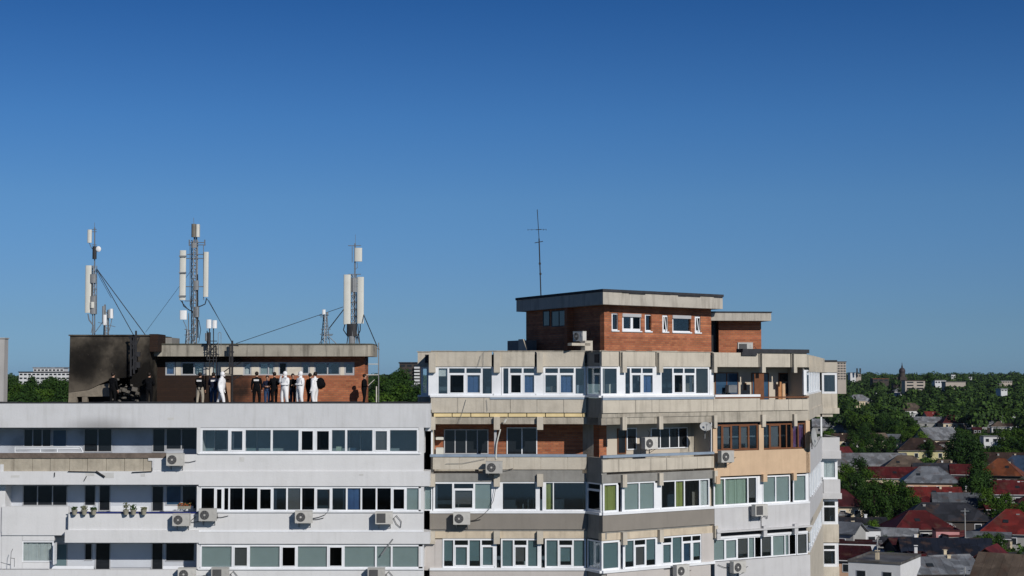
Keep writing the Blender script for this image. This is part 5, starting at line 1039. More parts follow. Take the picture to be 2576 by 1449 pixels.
def house(short, label, P, wid, dep, h, roof, rc, wc, rot=0, rh=None, q=qS, wins=3, chim=1, Y=None, over=.5, cat="house", name="house", floors=1, group="houses of the town beyond the blocks"):
    """P: picture point of the middle of the front eave; the wall stands on the ground below it"""
    x, y = q(*P); Y = Y or ground_at(x, y, h); A = at(x, y, Y); g0 = gz(Y, A.x); ca, sa = math.cos(rot), math.sin(rot)
    c = Vector((A.x - (-sa) * -dep / 2 * -1 if False else A.x - sa * dep / 2, Y + ca * dep / 2, g0)); t = thing(name, label, cat, c, group)
    rh = rh if rh is not None else min(wid, dep) * .28
    def L(a, b, z): return c + Vector((a * ca - b * sa, a * sa + b * ca, z))
    w2, d2 = wid / 2, dep / 2
    m = MB(); m.prism([L(-w2, -d2, -1.5), L(w2, -d2, -1.5), L(w2, d2, -1.5), L(-w2, d2, -1.5)], Vector((0, 0, h + 1.5)))
    if roof == 'gable': 
        for s_ in (-w2, w2): m.prism([L(s_, -d2, h), L(s_, d2, h), L(s_, 0, h + rh)], (L(s_ * .97, 0, 0) - L(s_, 0, 0)))
    if roof == 'gablef':
        for s_ in (-d2, d2): m.prism([L(-w2, s_, h), L(w2, s_, h), L(0, s_, h + rh)], (L(0, s_ * .97, 0) - L(0, s_, 0)))
    m.build("wall", WC[wc], t)
    m = MB(); e = over; T = Vector((0, 0, .16)); W2, D2 = w2 + e, d2 + e; lo = h - .12
    if roof == 'hip':
        k = max(0, W2 - D2); kk = max(0, D2 - W2); r0, r1 = (L(-k, -kk, h + rh), L(k, kk, h + rh)); cs = [L(-W2, -D2, lo), L(W2, -D2, lo), L(W2, D2, lo), L(-W2, D2, lo)]
        if W2 >= D2: fs = [[cs[0], cs[1], r1, r0], [cs[1], cs[2], r1], [cs[2], cs[3], r0, r1], [cs[3], cs[0], r0]]
        else: fs = [[cs[0], cs[1], r0], [cs[1], cs[2], r1, r0], [cs[2], cs[3], r1], [cs[3], cs[0], r0, r1]]
        for f in fs: m.face([p + T for p in f])
        m.prism(cs, T)
        for a_, b_2 in ((cs[0], r0), (cs[1], r1 if W2 >= D2 else r0), (cs[2], r1), (cs[3], r0 if W2 >= D2 else r1), (r0, r1)): m.tube(a_ + T, b_2 + T, .09, 4)
    elif roof in ('gable', 'gablef'):
        if roof == 'gable': A4 = [(-W2, -D2), (W2, -D2), (W2, 0), (-W2, 0)]; B4 = [(-W2, D2), (W2, D2), (W2, 0), (-W2, 0)]
        else: A4 = [(-W2, -D2), (-W2, D2), (0, D2), (0, -D2)]; B4 = [(W2, -D2), (W2, D2), (0, D2), (0, -D2)]
        for q4_ in (A4, B4): m.prism([L(q4_[0][0], q4_[0][1], lo), L(q4_[1][0], q4_[1][1], lo), L(q4_[2][0], q4_[2][1], h + rh), L(q4_[3][0], q4_[3][1], h + rh)], T)
        n = max(3, int(wid / 1.2)) 
        if roof == 'gable':
            for i in range(n + 1): a = -W2 + 2 * W2 * i / n; m.tube(L(a, -D2, lo) + T, L(a, 0, h + rh) + T, .035, 3)
    else:
        m.prism([L(-w2 - .1, -d2 - .1, h), L(w2 + .1, -d2 - .1, h), L(w2 + .1, d2 + .1, h), L(-w2 - .1, d2 + .1, h)], Vector((0, 0, .12)))
        for a, b, s1, s2 in ((0, -d2, wid + .2, .2), (0, d2, wid + .2, .2), (-w2, 0, .2, dep), (w2, 0, .2, dep)): m.box(L(a, b, h + .25), (s1, s2, .3), rot)
    ro = m.build("roof", RC[rc], t); rr = random.Random(int(P[0] * 7 + P[1]))
    if wid > 7 and floors == 1 and rr.random() < .75:
        sd = rr.choice((-1, 1)); aw, ad_, ah = rr.uniform(2.4, 4.5), dep * rr.uniform(.45, .7), h * rr.uniform(.6, .8); m = MB(); a0_, a1_ = sd * w2, sd * (w2 + aw); m.prism([L(min(a0_, a1_), -ad_ / 2, -1.5), L(max(a0_, a1_), -ad_ / 2, -1.5), L(max(a0_, a1_), ad_ / 2, -1.5), L(min(a0_, a1_), ad_ / 2, -1.5)], Vector((0, 0, ah + 1.5))); m.build("annex_wall", WC[rr.choice(['grey', 'cream', 'dark', wc])], t)
        m = MB(); m.prism([L(a0_, -ad_ / 2 - .3, ah + .9), L(a1_ + sd * .4, -ad_ / 2 - .3, ah - .05), L(a1_ + sd * .4, ad_ / 2 + .3, ah - .05), L(a0_, ad_ / 2 + .3, ah + .9)], Vector((0, 0, .12))); m.build("annex_roof", RC[rr.choice(['tan', 'slate', 'grey', 'brown', 'maroon', 'light'])], t)
    for i in range(chim):
        m = MB(); a, b = rr.uniform(-.5, .5) * w2, rr.uniform(-.3, .5) * d2; zc = h + (rh * .5 if roof != 'flat' else 0); m.box(L(a, b, zc + .6), (.55, .45, 1.9 if roof != 'flat' else 1.2), rot); m.box(L(a, b, zc + 1.5), (.7, .6, .12), rot); m.build("chimney", WC[rr.choice(['white', 'cream', 'grey'])], ro)
    if roof != 'flat' and wid > 5:
        m = MB(); m.tube(L(-W2, -D2 - .05, lo + .04), L(W2, -D2 - .05, lo + .04), .08, 5); m.build("gutter", WC[rr.choice(['grey', 'white', 'dark'])], t)
    if wid > 8 and rr.random() < .6 and floors == 1 and roof != 'flat':
        m = MB(); a = rr.uniform(-.5, .5) * w2; m.box(L(a, -D2 * .5, h + rh * .5 + .15), (1.1, .9, .12), rot, 0, math.atan2(rh, D2)); m.build("skylight", hglass, t)
    fh = h / floors
    for fl in range(floors):
        for i in range(wins):
            a = -w2 + wid * (i + .5) / wins; zc = fl * fh + fh * .55; ww = min(1.3, wid / wins * .5); m = MB(); m.box(L(a, -d2 - .02, zc), (ww + .2, .1, fh * .42 + .2), rot); f = m.build("window", pvc if wc != 'white' else pvcg, t); m = MB(); m.box(L(a, -d2 - .06, zc), (ww, .06, fh * .42), rot); m.build("pane", hglass, f)
    m = MB()
    if floors == 1 and wins:
        m.box(L(w2 + .02, 0, 1.3), (.08, 1.1, 1.3), rot); f = m.build("window", hglass, t)
    s0 = F / Y; HOUSES.append((short, c, max(wid, dep) / 2, (x - wid * s0 / 2, y - rh * s0, x + wid * s0 / 2, y + h * s0), Y, wid))
    return t
H = house
# nearest rows (bottom right of the picture)
H("gray hipped house", "gray metal hipped roof house with peach walls above a long red roof", (1240, 352), 15.5, 10, 4.2, 'hip', 'grey', 'peach', R(-8), 4.2, wins=4, chim=1)
H("big dark red house", "large dark red hipped roof house in the lower right foreground", (1165, 905), 12.5, 9, 3.2, 'hip', 'red', 'grey', R(6), 3.4, chim=2)
H("charcoal roof house", "wide charcoal roofed house just behind the large dark red one", (1440, 800), 19, 9, 3.2, 'hip', 'slate', 'dark', R(-4), 3.4, chim=2)
H("navy and maroon house", "long dark navy and maroon roof stretching before the pink house", (1440, 1215), 15.5, 8, 3.0, 'gable', 'navy', 'dark', R(-6), 2.6, chim=0)
H("maroon wing", "maroon low roof at the left end of the long navy roof", (1090, 1150), 8, 7, 3.2, 'gable', 'maroon', 'dark', R(8), 1.8, chim=2)
H("flat concrete house", "white walled flat roof house with gray concrete roof, cut by the bottom edge", (560, 1345), 8.2, 13, 5.2, 'flat', 'flat', 'white', R(-28), wins=2, chim=1)
H("pale cube house", "pale gray cube house with flat roof and two dark windows beside the tall block", (425, 935), 7.2, 7, 4.6, 'flat', 'grey', 'white', R(6), wins=2, chim=1)
H("small cream house", "cream house with dark red hipped roof close beside the beige block's edge", (190, 630), 10.5, 8, 4.0, 'hip', 'maroon', 'cream', R(0), 3.6, chim=1)
H("long gray corrugated house", "long gray corrugated roof in the middle distance, with three chimneys", (540, 150), 26, 10, 3.6, 'gable', 'light', 'grey', R(4), 4.0, chim=3)
H("tan gray gable house", "tan and gray gabled roof joined to the long corrugated roof", (950, 185), 15, 10, 3.6, 'hip', 'tan', 'dark', R(-8), 4.0, chim=2)
H("long brick red house", "long brick red roof behind the gray hipped house", (760, 300), 17, 8, 3.4, 'gable', 'red', 'cream', R(-6), 3.2, chim=1)
H("low red roof", "low bright red lean-to roof in front of the gray hipped house", (1280, 520), 14, 6, 2.8, 'gable', 'brightred', 'dark', R(-3), 2.4, wins=3, chim=2)
H("orange tiled house", "orange tiled roof house with a row of small white windows", (2040, 262), 12.0, 10, 5.2, 'hip', 'orange', 'dark', R(-24), 4.6, wins=5, chim=1)
H("brown ridge house", "brown gray roof just above the orange tiled house", (2140, 130), 14, 9, 5, 'gable', 'brown', 'dark', R(-10), 3.6, chim=2)
H("blue roof house", "blue metal hipped roof house at the right edge of the picture", (2280, 225), 15, 11, 5, 'hip', 'blue', 'cream', R(-20), 4.6, chim=1)
H("right red house", "bright red hipped roof house at the right edge, with two chimneys", (2200, 960), 12.5, 10, 3.2, 'hip', 'brightred', 'grey', R(-18), 4.4, chim=2)
H("edge crimson house", "crimson roof at the right edge above the big leafy tree", (2260, 490), 12.5, 9, 3.6, 'gable', 'red', 'grey', R(-8), 3.4, chim=3)
H("small pink house", "small pink house with a gray door beside the large dark red roof", (1430, 925), 4.6, 5, 3.6, 'flat', 'red', 'pink', R(-6), wins=2, chim=0)
H("pale gray roof house", "pale gray gabled roof between the low red roof and the charcoal one", (1570, 612), 12, 7, 3.0, 'gable', 'grey', 'white', R(-10), 2.6, chim=1)
H("tan timber roof", "large weathered tan roof cut by the right and bottom edges of the picture", (2190, 1640), 12.5, 11, 4.0, 'gable', 'tan', 'grey', R(-36), 4.6, chim=0)
H("bottom gray roof", "gray metal roof at the bottom edge beside the flat concrete house", (1280, 1440), 14, 8, 3.0, 'gable', 'grey', 'grey', R(3), 2.2, chim=1)
H("red strip roof", "small scarlet roof squeezed between the navy roof and the weathered tan roof", (1880, 1270), 4.2, 8, 3.2, 'gablef', 'brightred', 'dark', R(-30), 2.0, chim=0)
H("small peach box house", "small peach walled box house with a white chimney before the navy roof", (1085, 1215), 2.8, 3.4, 3.4, 'flat', 'maroon', 'peach', R(-4), wins=1, chim=1)
H("corner maroon roof", "maroon roof at the bottom edge beside the beige block", (230, 1320), 6.4, 7, 3.0, 'gable', 'maroon', 'peach', R(-20), 2.0, chim=0)
H("slate shed", "slate roof behind the gray hipped house, on its right", (1290, 250), 13, 7, 3.4, 'gable', 'slate', 'grey', R(-6), 3.2, chim=2)
H("maroon gable", "maroon gabled roof right of the slate roof, above the tall dark trees", (1610, 255), 7.0, 6, 3.4, 'gable', 'red', 'grey', R(-14), 3.0, chim=0)
H("tan red hip", "tan and red hipped roof between the slate roof and the maroon gable", (1430, 215), 12, 8, 3.4, 'hip', 'tan', 'cream', R(-6), 3.4, chim=2)
H("white annex", "white walled annex at the right end of the low red roof", (1600, 470), 6, 5, 3.2, 'flat', 'tan', 'white', R(-14), wins=1, chim=1)
H("dark shed", "dark lean-to shed roof just left of the pale cube house", (180, 990), 4.6, 6, 4.4, 'gable', 'grey', 'grey', R(-35), 1.8, chim=0, wins=1)
H("gray long shed", "long low gray shed roof behind the pale cube house", (330, 868), 14, 5, 3.0, 'gable', 'slate', 'grey', R(2), 1.6, chim=1)
H("striped shed", "gray striped shed roofs left of the large dark red roof's lower corner", (800, 985), 8, 5, 2.6, 'gable', 'light', 'grey', R(-22), 1.4, chim=0)
# middle distance
H("gray gable house", "large gray gabled roof house with a cream gable among dark trees", (1400, 1105), 17, 12, 4.4, 'gable', 'light', 'cream', R(24), 5.4, q=qR, chim=1)
H("yellow walled house", "yellow walled house under a wide brown hipped roof", (1130, 1232), 18.5, 11, 4.2, 'hip', 'brown', 'yellow', R(-6), 4.6, q=qR, wins=4, chim=1)
H("white modern house", "white two storey house with dark windows near the right edge", (1985, 1072), 9.5, 8, 6.2, 'flat', 'light', 'white', R(-4), q=qR, wins=3, chim=0, floors=2)
H("rounded red roof", "dark red hipped roof standing alone among the trees", (1512, 905), 13.5, 9, 3.5, 'hip', 'red', 'cream', R(5), 4.4, q=qR, chim=1)
H("small rose house", "small rose red roof house beside a long pale roof", (1280, 860), 9, 8, 4.5, 'gable', 'brightred', 'cream', R(20), 4.5, q=qR, chim=1)
H("long pale roof", "long pale gray roof left of the rose red roof", (1170, 895), 19, 8, 3.6, 'gable', 'light', 'grey', R(-14), 3.0, q=qR, chim=1)
H("red gable house", "small red gabled house with a white gable right beside the beige block", (230, 1330), 8.6, 8, 4.0, 'gable', 'red', 'white', R(28), 4.2, q=qR, chim=1)
H("gray treetop house", "pale gray roofed tall house rising from the trees left in the distance", (400, 640), 18, 11, 8, 'hip', 'light', 'cream', R(8), 4.4, q=qR, wins=2, chim=1, floors=2)
H("slate blue house", "slate blue roof house among trees near the right edge", (1930, 905), 14, 9, 4, 'gable', 'grey', 'grey', R(-12), 4.2, q=qR, chim=1)
H("white gable", "small white gabled house at the far right among dark trees", (2215, 880), 9, 8, 5, 'gablef', 'slate', 'white', R(-18), 4.0, q=qR, chim=0)
H("gray ridge house", "brown gray roof with a white chimney in the distant trees", (1010, 755), 18, 10, 4, 'hip', 'tan', 'white', R(10), 5.0, q=qR, chim=2)
H("white spot house", "small white house beside the long pale roof", (1025, 800), 6.5, 6, 6, 'flat', 'light', 'white', R(10), q=qR, chim=0, floors=2, wins=2)
H("cream shed", "small cream shed in the trees left of the gray gabled house", (640, 1092), 7, 6, 4, 'gable', 'tan', 'cream', R(15), 2.5, q=qR, chim=0, wins=2)
H("teal shed", "small gray green shed roof in the trees beside the cream shed", (785, 1105), 7, 6, 3.5, 'gable', 'grey', 'grey', R(-15), 2.5, q=qR, chim=0, wins=1)
H("white cluster house", "small white house low among the trees near the slate blue roof", (2040, 945), 8, 7, 4, 'hip', 'tan', 'white', R(-10), 2.5, q=qR, chim=1)
H("far white hall", "long white low hall far off in the trees at the left", (690, 548), 30, 12, 5, 'flat', 'light', 'white', R(4), q=qR, chim=1, wins=6)
H("far pale roof", "pale roof far off beside the long white hall", (880, 530), 14, 10, 5, 'hip', 'light', 'white', R(4), 3, q=qR, chim=0)
H("left gray roof", "gray metal roof seen under the corner balcony of the beige block", (60, 945), 20, 10, 4, 'gable', 'light', 'grey', R(-10), 4, q=qR, chim=1)
H("cream bits house", "small cream walled house close to the beige block's white balcony", (200, 1110), 9, 7, 3.5, 'gable', 'brown', 'cream', R(12), 3, q=qR, chim=1)
# small sheds and outbuildings in the yards, described by the house they stand beside
def sheds():
    rr = random.Random(31); cols = [('tan', 'tan roofed'), ('slate', 'dark slate roofed'), ('grey', 'gray metal roofed'), ('brown', 'brown roofed'), ('maroon', 'maroon roofed'), ('light', 'pale roofed'), ('red', 'red roofed')]; used = set(); base = [h_ for h_ in HOUSES if h_[4] < 900]; n = 0; spots = []
    for k in range(2500):
        if n >= 64: break
        hs = rr.choice(base); a = rr.uniform(0, 6.28); d = hs[2] + rr.uniform(4, 9); x = hs[1].x + math.cos(a) * d; Y = hs[1].y + math.sin(a) * d
        if not .2 < x / Y < .33 or any((Vector((x, Y)) - Vector((h_[1].x, h_[1].y))).length < h_[2] * .8 + 3 for h_ in HOUSES): continue
        px = 1288 + x / Y * F; w_, dp, hh = rr.uniform(3.5, 8), rr.uniform(3, 5), rr.uniform(2.2, 3.2); py = 945 + (35 - gz(Y) - hh) * F / Y; rc, rn = rr.choice(cols); side = ("right of" if math.cos(a) > 0 else "left of") if abs(math.cos(a)) > .6 else ("behind" if math.sin(a) > 0 else "in front of"); lb = "small %s shed %s the %s" % (rn, side, hs[0])
        if (rn, side, hs[0]) in used or any(Y < h_[4] and h_[3][0] < px < h_[3][2] and abs(py - h_[3][1]) < (h_[3][3] - h_[3][1]) * .6 for h_ in base): continue
        used.add((rn, side, hs[0])); H(hs[0], lb, (px, py), w_, dp, hh, rr.choice(['gable', 'hip', 'flat', 'gable']), rc, rr.choice(['grey', 'cream', 'dark', 'white', 'dark']), rr.uniform(-.5, .5), q=lambda x_, y_: (x_, y_), wins=rr.choice([0, 1, 2]), chim=rr.choice([0, 0, 1]), Y=Y, cat="shed", name="shed", group="sheds in the yards"); HOUSES[-1] = ("shed",) + HOUSES[-1][1:]; n += 1
sheds()
# garden walls round the yards
wrr = random.Random(8); seen = set()
for k in range(400):
    if len(seen) >= 26: break
    hs = wrr.choice([h_ for h_ in HOUSES if h_[0] != "shed" and h_[4] < 600]); sd = wrr.choice((-1, 1)); x = hs[1].x + sd * (hs[2] + wrr.uniform(2, 5)); Y = hs[1].y - wrr.uniform(-2, 6); kind = wrr.choice([('pale', 'white'), ('gray', 'grey'), ('cream', 'cream'), ('dark', 'dark')]); lb = "%s garden wall %s the %s" % (kind[0], "right of" if sd > 0 else "left of", hs[0])
    if lb in seen or not .2 < x / Y < .332: continue
    seen.add(lb); L_ = wrr.uniform(4, 11); rz = wrr.uniform(-.5, .5) + (1.57 if wrr.random() < .3 else 0); t = thing("garden_wall", lb, "garden wall", (x, Y, gz(Y)), "walls round the yards"); m = MB(); m.box((x, Y, gz(Y) + .7), (L_, .2, 2.2), rz); m.build("wall", WC[kind[1]], t); m = MB(); m.box((x, Y, gz(Y) + 1.84), (L_ + .1, .32, .08), rz); m.build("coping", WC['grey'], t)
# far blocks on the skyline
def block(short, label, x, y0, y1, wpx, Y, wc, floors, wins, rc='flat', dep=14, name="apartment_building"):
    h = (y1 - y0) * Y / F; A = at(x, y0, Y); w_ = wpx * Y / F; t = thing(name, label, "building", (A.x, Y, A.z - h), "distant buildings on the skyline"); m = MB(); c = Vector((A.x, Y + dep / 2, A.z))
    m.box(c + Vector((0, 0, -h / 2 - 5)), (w_, dep, h + 10)); m.build("wall", WC[wc], t); m = MB(); m.box(c + Vector((0, 0, .25)), (w_ + .8, dep + .8, .6)); m.build("roof", RC[rc], t)
    for f in range(floors):
        for i in range(wins):
            m = MB(); m.box((A.x - w_ / 2 + w_ * (i + .5) / wins, Y - .03, A.z - h * (f + .5) / floors), (w_ / wins * .66, .12, h / floors * .40)); m.build("window", hglass, t)
    HOUSES.append((short, c, w_ / 2, (x - wpx / 2, y0, x + wpx / 2, y1 + 4), Y, w_)); return t
block("four storey block", "pale four storey block with two window bands below the domed church", 2302, 958, 981, 50, 1500, 'beige', 3, 2, 'brown')
block("white stepped block", "pale stepped block among trees right of the domed church, its taller part", 2404, 961, 988, 50, 1450, 'beige', 0, 0, 'flat')
block("white stepped block", "lower pale wing left of the stepped block", 2366, 957, 966, 28, 1560, 'white', 1, 4)
block("beige high-rise", "beige high-rise tower just right of the beige block's corner", 2117, 911, 956, 22, 1150, 'beige', 7, 3, 'tan')
block("white slab", "white slab building near the high-rise, on the skyline", 2146, 938, 951, 14, 1900, 'white', 0, 0, 'light')
block("twin block", "low block with two dark roof boxes on the skyline", 2160, 941, 950, 12, 1900, 'beige', 1, 2, 'light')
block("red roof hall", "long low hall with a red brown roof on the far hillside", 2216, 953, 960, 40, 1700, 'dark', 1, 3, 'orange')
block("skyline white block", "bright white block on the far skyline right of the tall tree", 2398, 943, 952, 10, 2300, 'white', 1, 2, 'light')
block("skyline small block", "tiny white block on the far skyline, towards the right", 2441, 949, 954, 8, 2300, 'white', 1, 1, 'light')
block("long pale block", "long pale flat building far off near the right edge", 2531, 959, 964, 30, 1900, 'beige', 1, 5, 'light')
block("low pale block", "short pale building far off left of the long pale one", 2512, 966, 970, 14, 1700, 'beige', 1, 2, 'light')
block("white streak block", "white low building at the far right below the long pale one", 2526, 979, 985, 16, 1300, 'white', 1, 2, 'light')
for x_, y_, l in ((2156, 932, "left"), (2164, 932, "right")):
    p = at(x_, y_, 1895); m = MB(); m.box(p + Vector((0, 0, 0)), (1.6, 1.6, 4.6)); m.box(p + Vector((0, 0, 2.4)), (2.0, 2.0, .3)); m.box(p + Vector((0, 0, -3.5)), (1.2, 1.2, 3)); tag(m.build("water_tank", bitumen, None), "dark roof box on the twin block, the %s one of the pair" % l, "roof box")
# domed church
p = at(2272, 948, 1600); c = Vector((p.x, 1608, p.z)); t = thing("church", "dark domed church with a spire on the skyline", "church", (c.x, c.y, c.z - 12)); S_ = 1600 / F
m = MB(); m.box(c + Vector((1, 0, -7)), (17 * S_, 12, 14)); m.tube(c + Vector((1, 0, 0)), c + Vector((1, 0, 14 * S_)), 7.5 * S_, 14); m.build("wall", WC['dark'], t)
m = MB(); cc = c + Vector((1, 0, 14 * S_)); m.ball(cc, 8.2 * S_, 14, 8, 0, (1, 1, 1.15)); m.tube(cc + Vector((0, 0, 8 * S_)), cc + Vector((0, 0, 14 * S_)), 2 * S_, 8); m.tube(cc + Vector((0, 0, 14 * S_)), cc + Vector((0, 0, 22 * S_)), 1.2 * S_, 8, 0, .2); m.smooth = True; m.build("dome", mat("dark_dome", (.04, .03, .035), .6, .1, .2), t)
m = MB()
for i in range(4): m.box(c + Vector((-20 * S_ + i * 7 * S_, 0, -7 + (i % 2))), (5 * S_, 8, 11))
m.build("nave", WC['dark'], t)
# left gap: long white building; middle gap: dark tower block with white balcony ends
t = block("long white hotel", "long white building with rows of windows behind trees at the left", 112, 937, 966, 128, 900, 'white', 3, 12, 'slate', 16)
block("hotel roof storey", "upper white storey of the long building behind trees at the left", 122, 926, 936, 76, 915, 'white', 1, 8, 'light', 10)
block("dark tower block", "dark glass tower block with white balcony ends, between the two blocks", 1030, 914, 1010, 50, 700, 'dark', 8, 3, 'slate', 18)
p = at(1048, 945, 699); m = MB()
for i in range(6): m.box(at(1049, 925 + i * 8, 699), (2.4, 1.2, .8))
m.build("balcony_end", WC['white'], bpy.data.objects.get("apartment_building.00%d" % 0) or [o for o in sc.objects if o.get("label", "").startswith("dark glass tower")][0])
H("gray pavilion", "gray roofed pavilion between the two blocks, beyond the white parapet", (480, 665), 12, 10, 7.4, 'gable', 'grey', 'grey', R(8), 2.4, q=lambda x, y: (912.3 + x / 4.155 * .5 + 52, 831.8 + y / 4.155), chim=0, Y=480)
H("left red roof", "small red roof among the trees left of the burnt stair house", (240, 1345), 6, 6, 5.2, 'hip', 'red', 'grey', R(0), 2.4, q=qL, chim=0, Y=490)
H("left cream roof", "small cream roof right beside the small red one at the left", (310, 1352), 7, 6, 4.4, 'gable', 'tan', 'cream', R(0), 1.8, q=qL, chim=0, Y=480)
# ================================================================== TREES
def leafmat(name, c1, c2):
    m = bpy.data.materials.new(name); m.use_nodes = True; n = m.node_tree; b = n.nodes["Principled BSDF"]; b.inputs["Roughness"].default_value = .75; b.inputs["Specular IOR Level"].default_value = .15
    oi = n.nodes.new("ShaderNodeObjectInfo"); tc = n.nodes.new("ShaderNodeTexCoord"); z = n.nodes.new("ShaderNodeTexNoise"); z.inputs["Scale"].default_value = .9; z.inputs["Detail"].default_value = 4
    n.links.new(tc.outputs["Object"], z.inputs["Vector"]); mx = n.nodes.new("ShaderNodeMix"); mx.data_type = 'RGBA'; mx.inputs[6].default_value = c1 + (1,); mx.inputs[7].default_value = c2 + (1,)
    ad = n.nodes.new("ShaderNodeMath"); ad.operation = 'MULTIPLY_ADD'; ad.inputs[1].default_value = .55; n.links.new(oi.outputs["Random"], ad.inputs[0]); 
    s2 = n.nodes.new("ShaderNodeMath"); s2.operation = 'MULTIPLY_ADD'; s2.inputs[1].default_value = 1.4; s2.inputs[2].default_value = -.45; n.links.new(z.outputs["Fac"], s2.inputs[0]); n.links.new(s2.outputs[0], ad.inputs[2]); n.links.new(ad.outputs[0], mx.inputs[0]); n.links.new(mx.outputs[2], b.inputs["Base Color"]); MATS[name] = m; return m
LEAF = {'dark': leafmat("dark_foliage", (.010, .030, .006), (.030, .068, .010)), 'mid': leafmat("green_foliage", (.020, .052, .006), (.060, .115, .012)), 'bright': leafmat("bright_foliage", (.045, .10, .008), (.10, .17, .014))}
bark = mat("bark", (.05, .038, .028), .9, .3, 3)
def crown_mesh(seed, hgt, rad, base, n, leaf, shape):
    r = random.Random(seed); m = MB(); lobes = []
    for i in range(26 if shape != 'tall' else 16):
        f = r.random(); z = base + (hgt - base) * (.12 + .8 * f); pr = rad * math.sin(math.pi * (.16 + .74 * f)) if shape != 'tall' else rad * (1.05 - .7 * f)
        a = r.uniform(0, 6.28); rr_ = pr * math.sqrt(r.random()) * .8; lobes.append((Vector((rr_ * math.cos(a), rr_ * math.sin(a), z)), rad * r.uniform(.24, .46) if shape != 'tall' else rad * r.uniform(.4, .6)))
    for i in range(n):
        c, lr = r.choice(lobes); d = Vector((r.gauss(0, 1), r.gauss(0, 1), r.gauss(0, 1))).normalized(); p = c + d * lr * (r.random() ** .35); s_ = leaf * r.uniform(.6, 1.3)
        nrm = (d + Vector((r.uniform(-.6, .6), r.uniform(-.6, .6), r.uniform(-.3, .8)))).normalized(); u = nrm.orthogonal().normalized(); u = (Matrix.Rotation(r.uniform(0, 6.28), 3, nrm) @ u); v_ = nrm.cross(u)
        m.face([p + u * s_, p + v_ * s_ * .7, p - u * s_, p - v_ * s_ * .7] if r.random() < .6 else [p + u * s_, p + v_ * s_, p - u * s_ * .8])
    return m, lobes
def trunk_mesh(seed, hgt, rad, base, lobes):
    r = random.Random(seed); m = MB(); m.tube((0, 0, -1.5), (0, 0, base + (hgt - base) * .45), rad * .065, 7, 0, rad * .03)
    for c, lr in lobes[:7]: m.tube((0, 0, base * .8 + r.random()), c * .85 + Vector((0, 0, .4)), rad * .035, 5, 0, rad * .012)
    return m
TREES = {}
def proto_tree(key, shade, shape, hgt, rad, base, n, leaf, seed):
    cm, lobes = crown_mesh(seed, hgt, rad, base, n, leaf, shape); tm = trunk_mesh(seed, hgt, rad, base, lobes)
    TREES[key] = (cm, tm, shade, hgt, rad)
i_ = 0
for shade in ('dark', 'mid', 'bright'):
    for k in range(3 if shade != 'bright' else 2):
        proto_tree((shade, k), shade, 'round', 9.0, 4.2, 2.0, 2300, .27, 50 + i_); i_ += 1
proto_tree(('dark', 9), 'dark', 'tall', 14.0, 2.2, 1.5, 1800, .27, 91); proto_tree(('mid', 9), 'mid', 'tall', 13.0, 2.4, 1.5, 1800, .27, 92)
CACHE = {}; PLACED = []
def place_tree(key, x, Y, scale, zoff=0.0):
    cm, tm, shade, hgt, rad = TREES[key]
    if key not in CACHE:
        t = bpy.data.objects.new("tree", None); sc.collection.objects.link(t); cm.build("crown", LEAF[shade], t); tm.build("trunk", bark, t); CACHE[key] = t
    else: t = copy_tree(CACHE[key])
    t.location = (x, Y, gz(Y, x) + zoff); t.rotation_euler.z = random.uniform(0, 6.28); t.scale = (scale * random.uniform(.9, 1.15), scale * random.uniform(.9, 1.15), scale * random.uniform(.9, 1.15))
    a = (x / Y * F) + 1288; PLACED.append((t, key, x, Y, scale, a)); return t
def tree_at(q, P, Y=None, wpx=None, key=('dark', 0), hs=1.0):
    """tree whose crown centre is at picture point P (view q) and wpx wide there"""
    x, y = q(*P); cm, tm, shade, hgt, rad = TREES[key]
    if Y is None: Y = ground_at(x, y, 5.5 * 1.0)
    sc_ = (wpx * Y / F) / (2 * rad * .86); a, b = ray(x, y); t = place_tree(key, a * Y, Y, sc_); return t
random.seed(77)
D0_, D1_, D2_, M0, M1, M2, B0, B1, TD, TM = ('dark', 0), ('dark', 1), ('dark', 2), ('mid', 0), ('mid', 1), ('mid', 2), ('bright', 0), ('bright', 1), ('dark', 9), ('mid', 9)
MAN = [ # zS: x, y centre, width in zoom px, kind
 (230, 250, 230, M0), (380, 230, 260, D0_), (480, 330, 240, M1), (320, 400, 260, D1_), (200, 380, 200, M2), (480, 470, 220, D2_), (250, 480, 160, D0_),
 (560, 560, 300, D1_), (720, 480, 280, M0), (860, 470, 260, D0_), (960, 560, 280, M1), (820, 600, 300, D2_), (660, 620, 240, D0_), (1060, 620, 240, D1_), (1140, 640, 160, M2), (480, 600, 200, D0_),
 (340, 740, 130, B0), (440, 735, 150, B1), (560, 740, 170, B0), (640, 760, 120, M1), (180, 690, 140, D0_), (200, 760, 120, D1_), (700, 820, 130, D0_), (560, 800, 110, M0),
 (1560, 60, 260, D0_), (1690, 130, 260, D1_), (1760, 50, 240, D2_), (1800, 260, 240, D0_), (1740, 340, 260, D1_), (1840, 400, 240, D2_), (1760, 470, 240, D0_), (1880, 500, 200, M0), (1620, 330, 160, D1_), (1520, 340, 110, D2_),
 (2010, 590, 220, M0), (2120, 560, 240, M1), (2240, 600, 240, M2), (2310, 540, 160, D0_), (2060, 680, 200, D1_), (2200, 690, 200, M0), (1980, 680, 120, M1), (2290, 300, 150, D0_),
 (1800, 880, 180, D1_), (1900, 940, 230, M1), (2020, 900, 220, D0_), (2080, 990, 220, M2), (1960, 1030, 200, D1_), (2150, 1020, 150, D0_), (2270, 1060, 170, D2_), (2000, 1090, 150, D0_),
 (740, 1030, 150, M0), (800, 1060, 110, D0_), (1230, 990, 140, D1_), (1330, 980, 100, M1), (430, 1320, 90, D0_), (480, 1090, 60, B0), (1150, 1010, 90, D0_), (540, 860, 90, D0_), (620, 900, 80, D1_)]
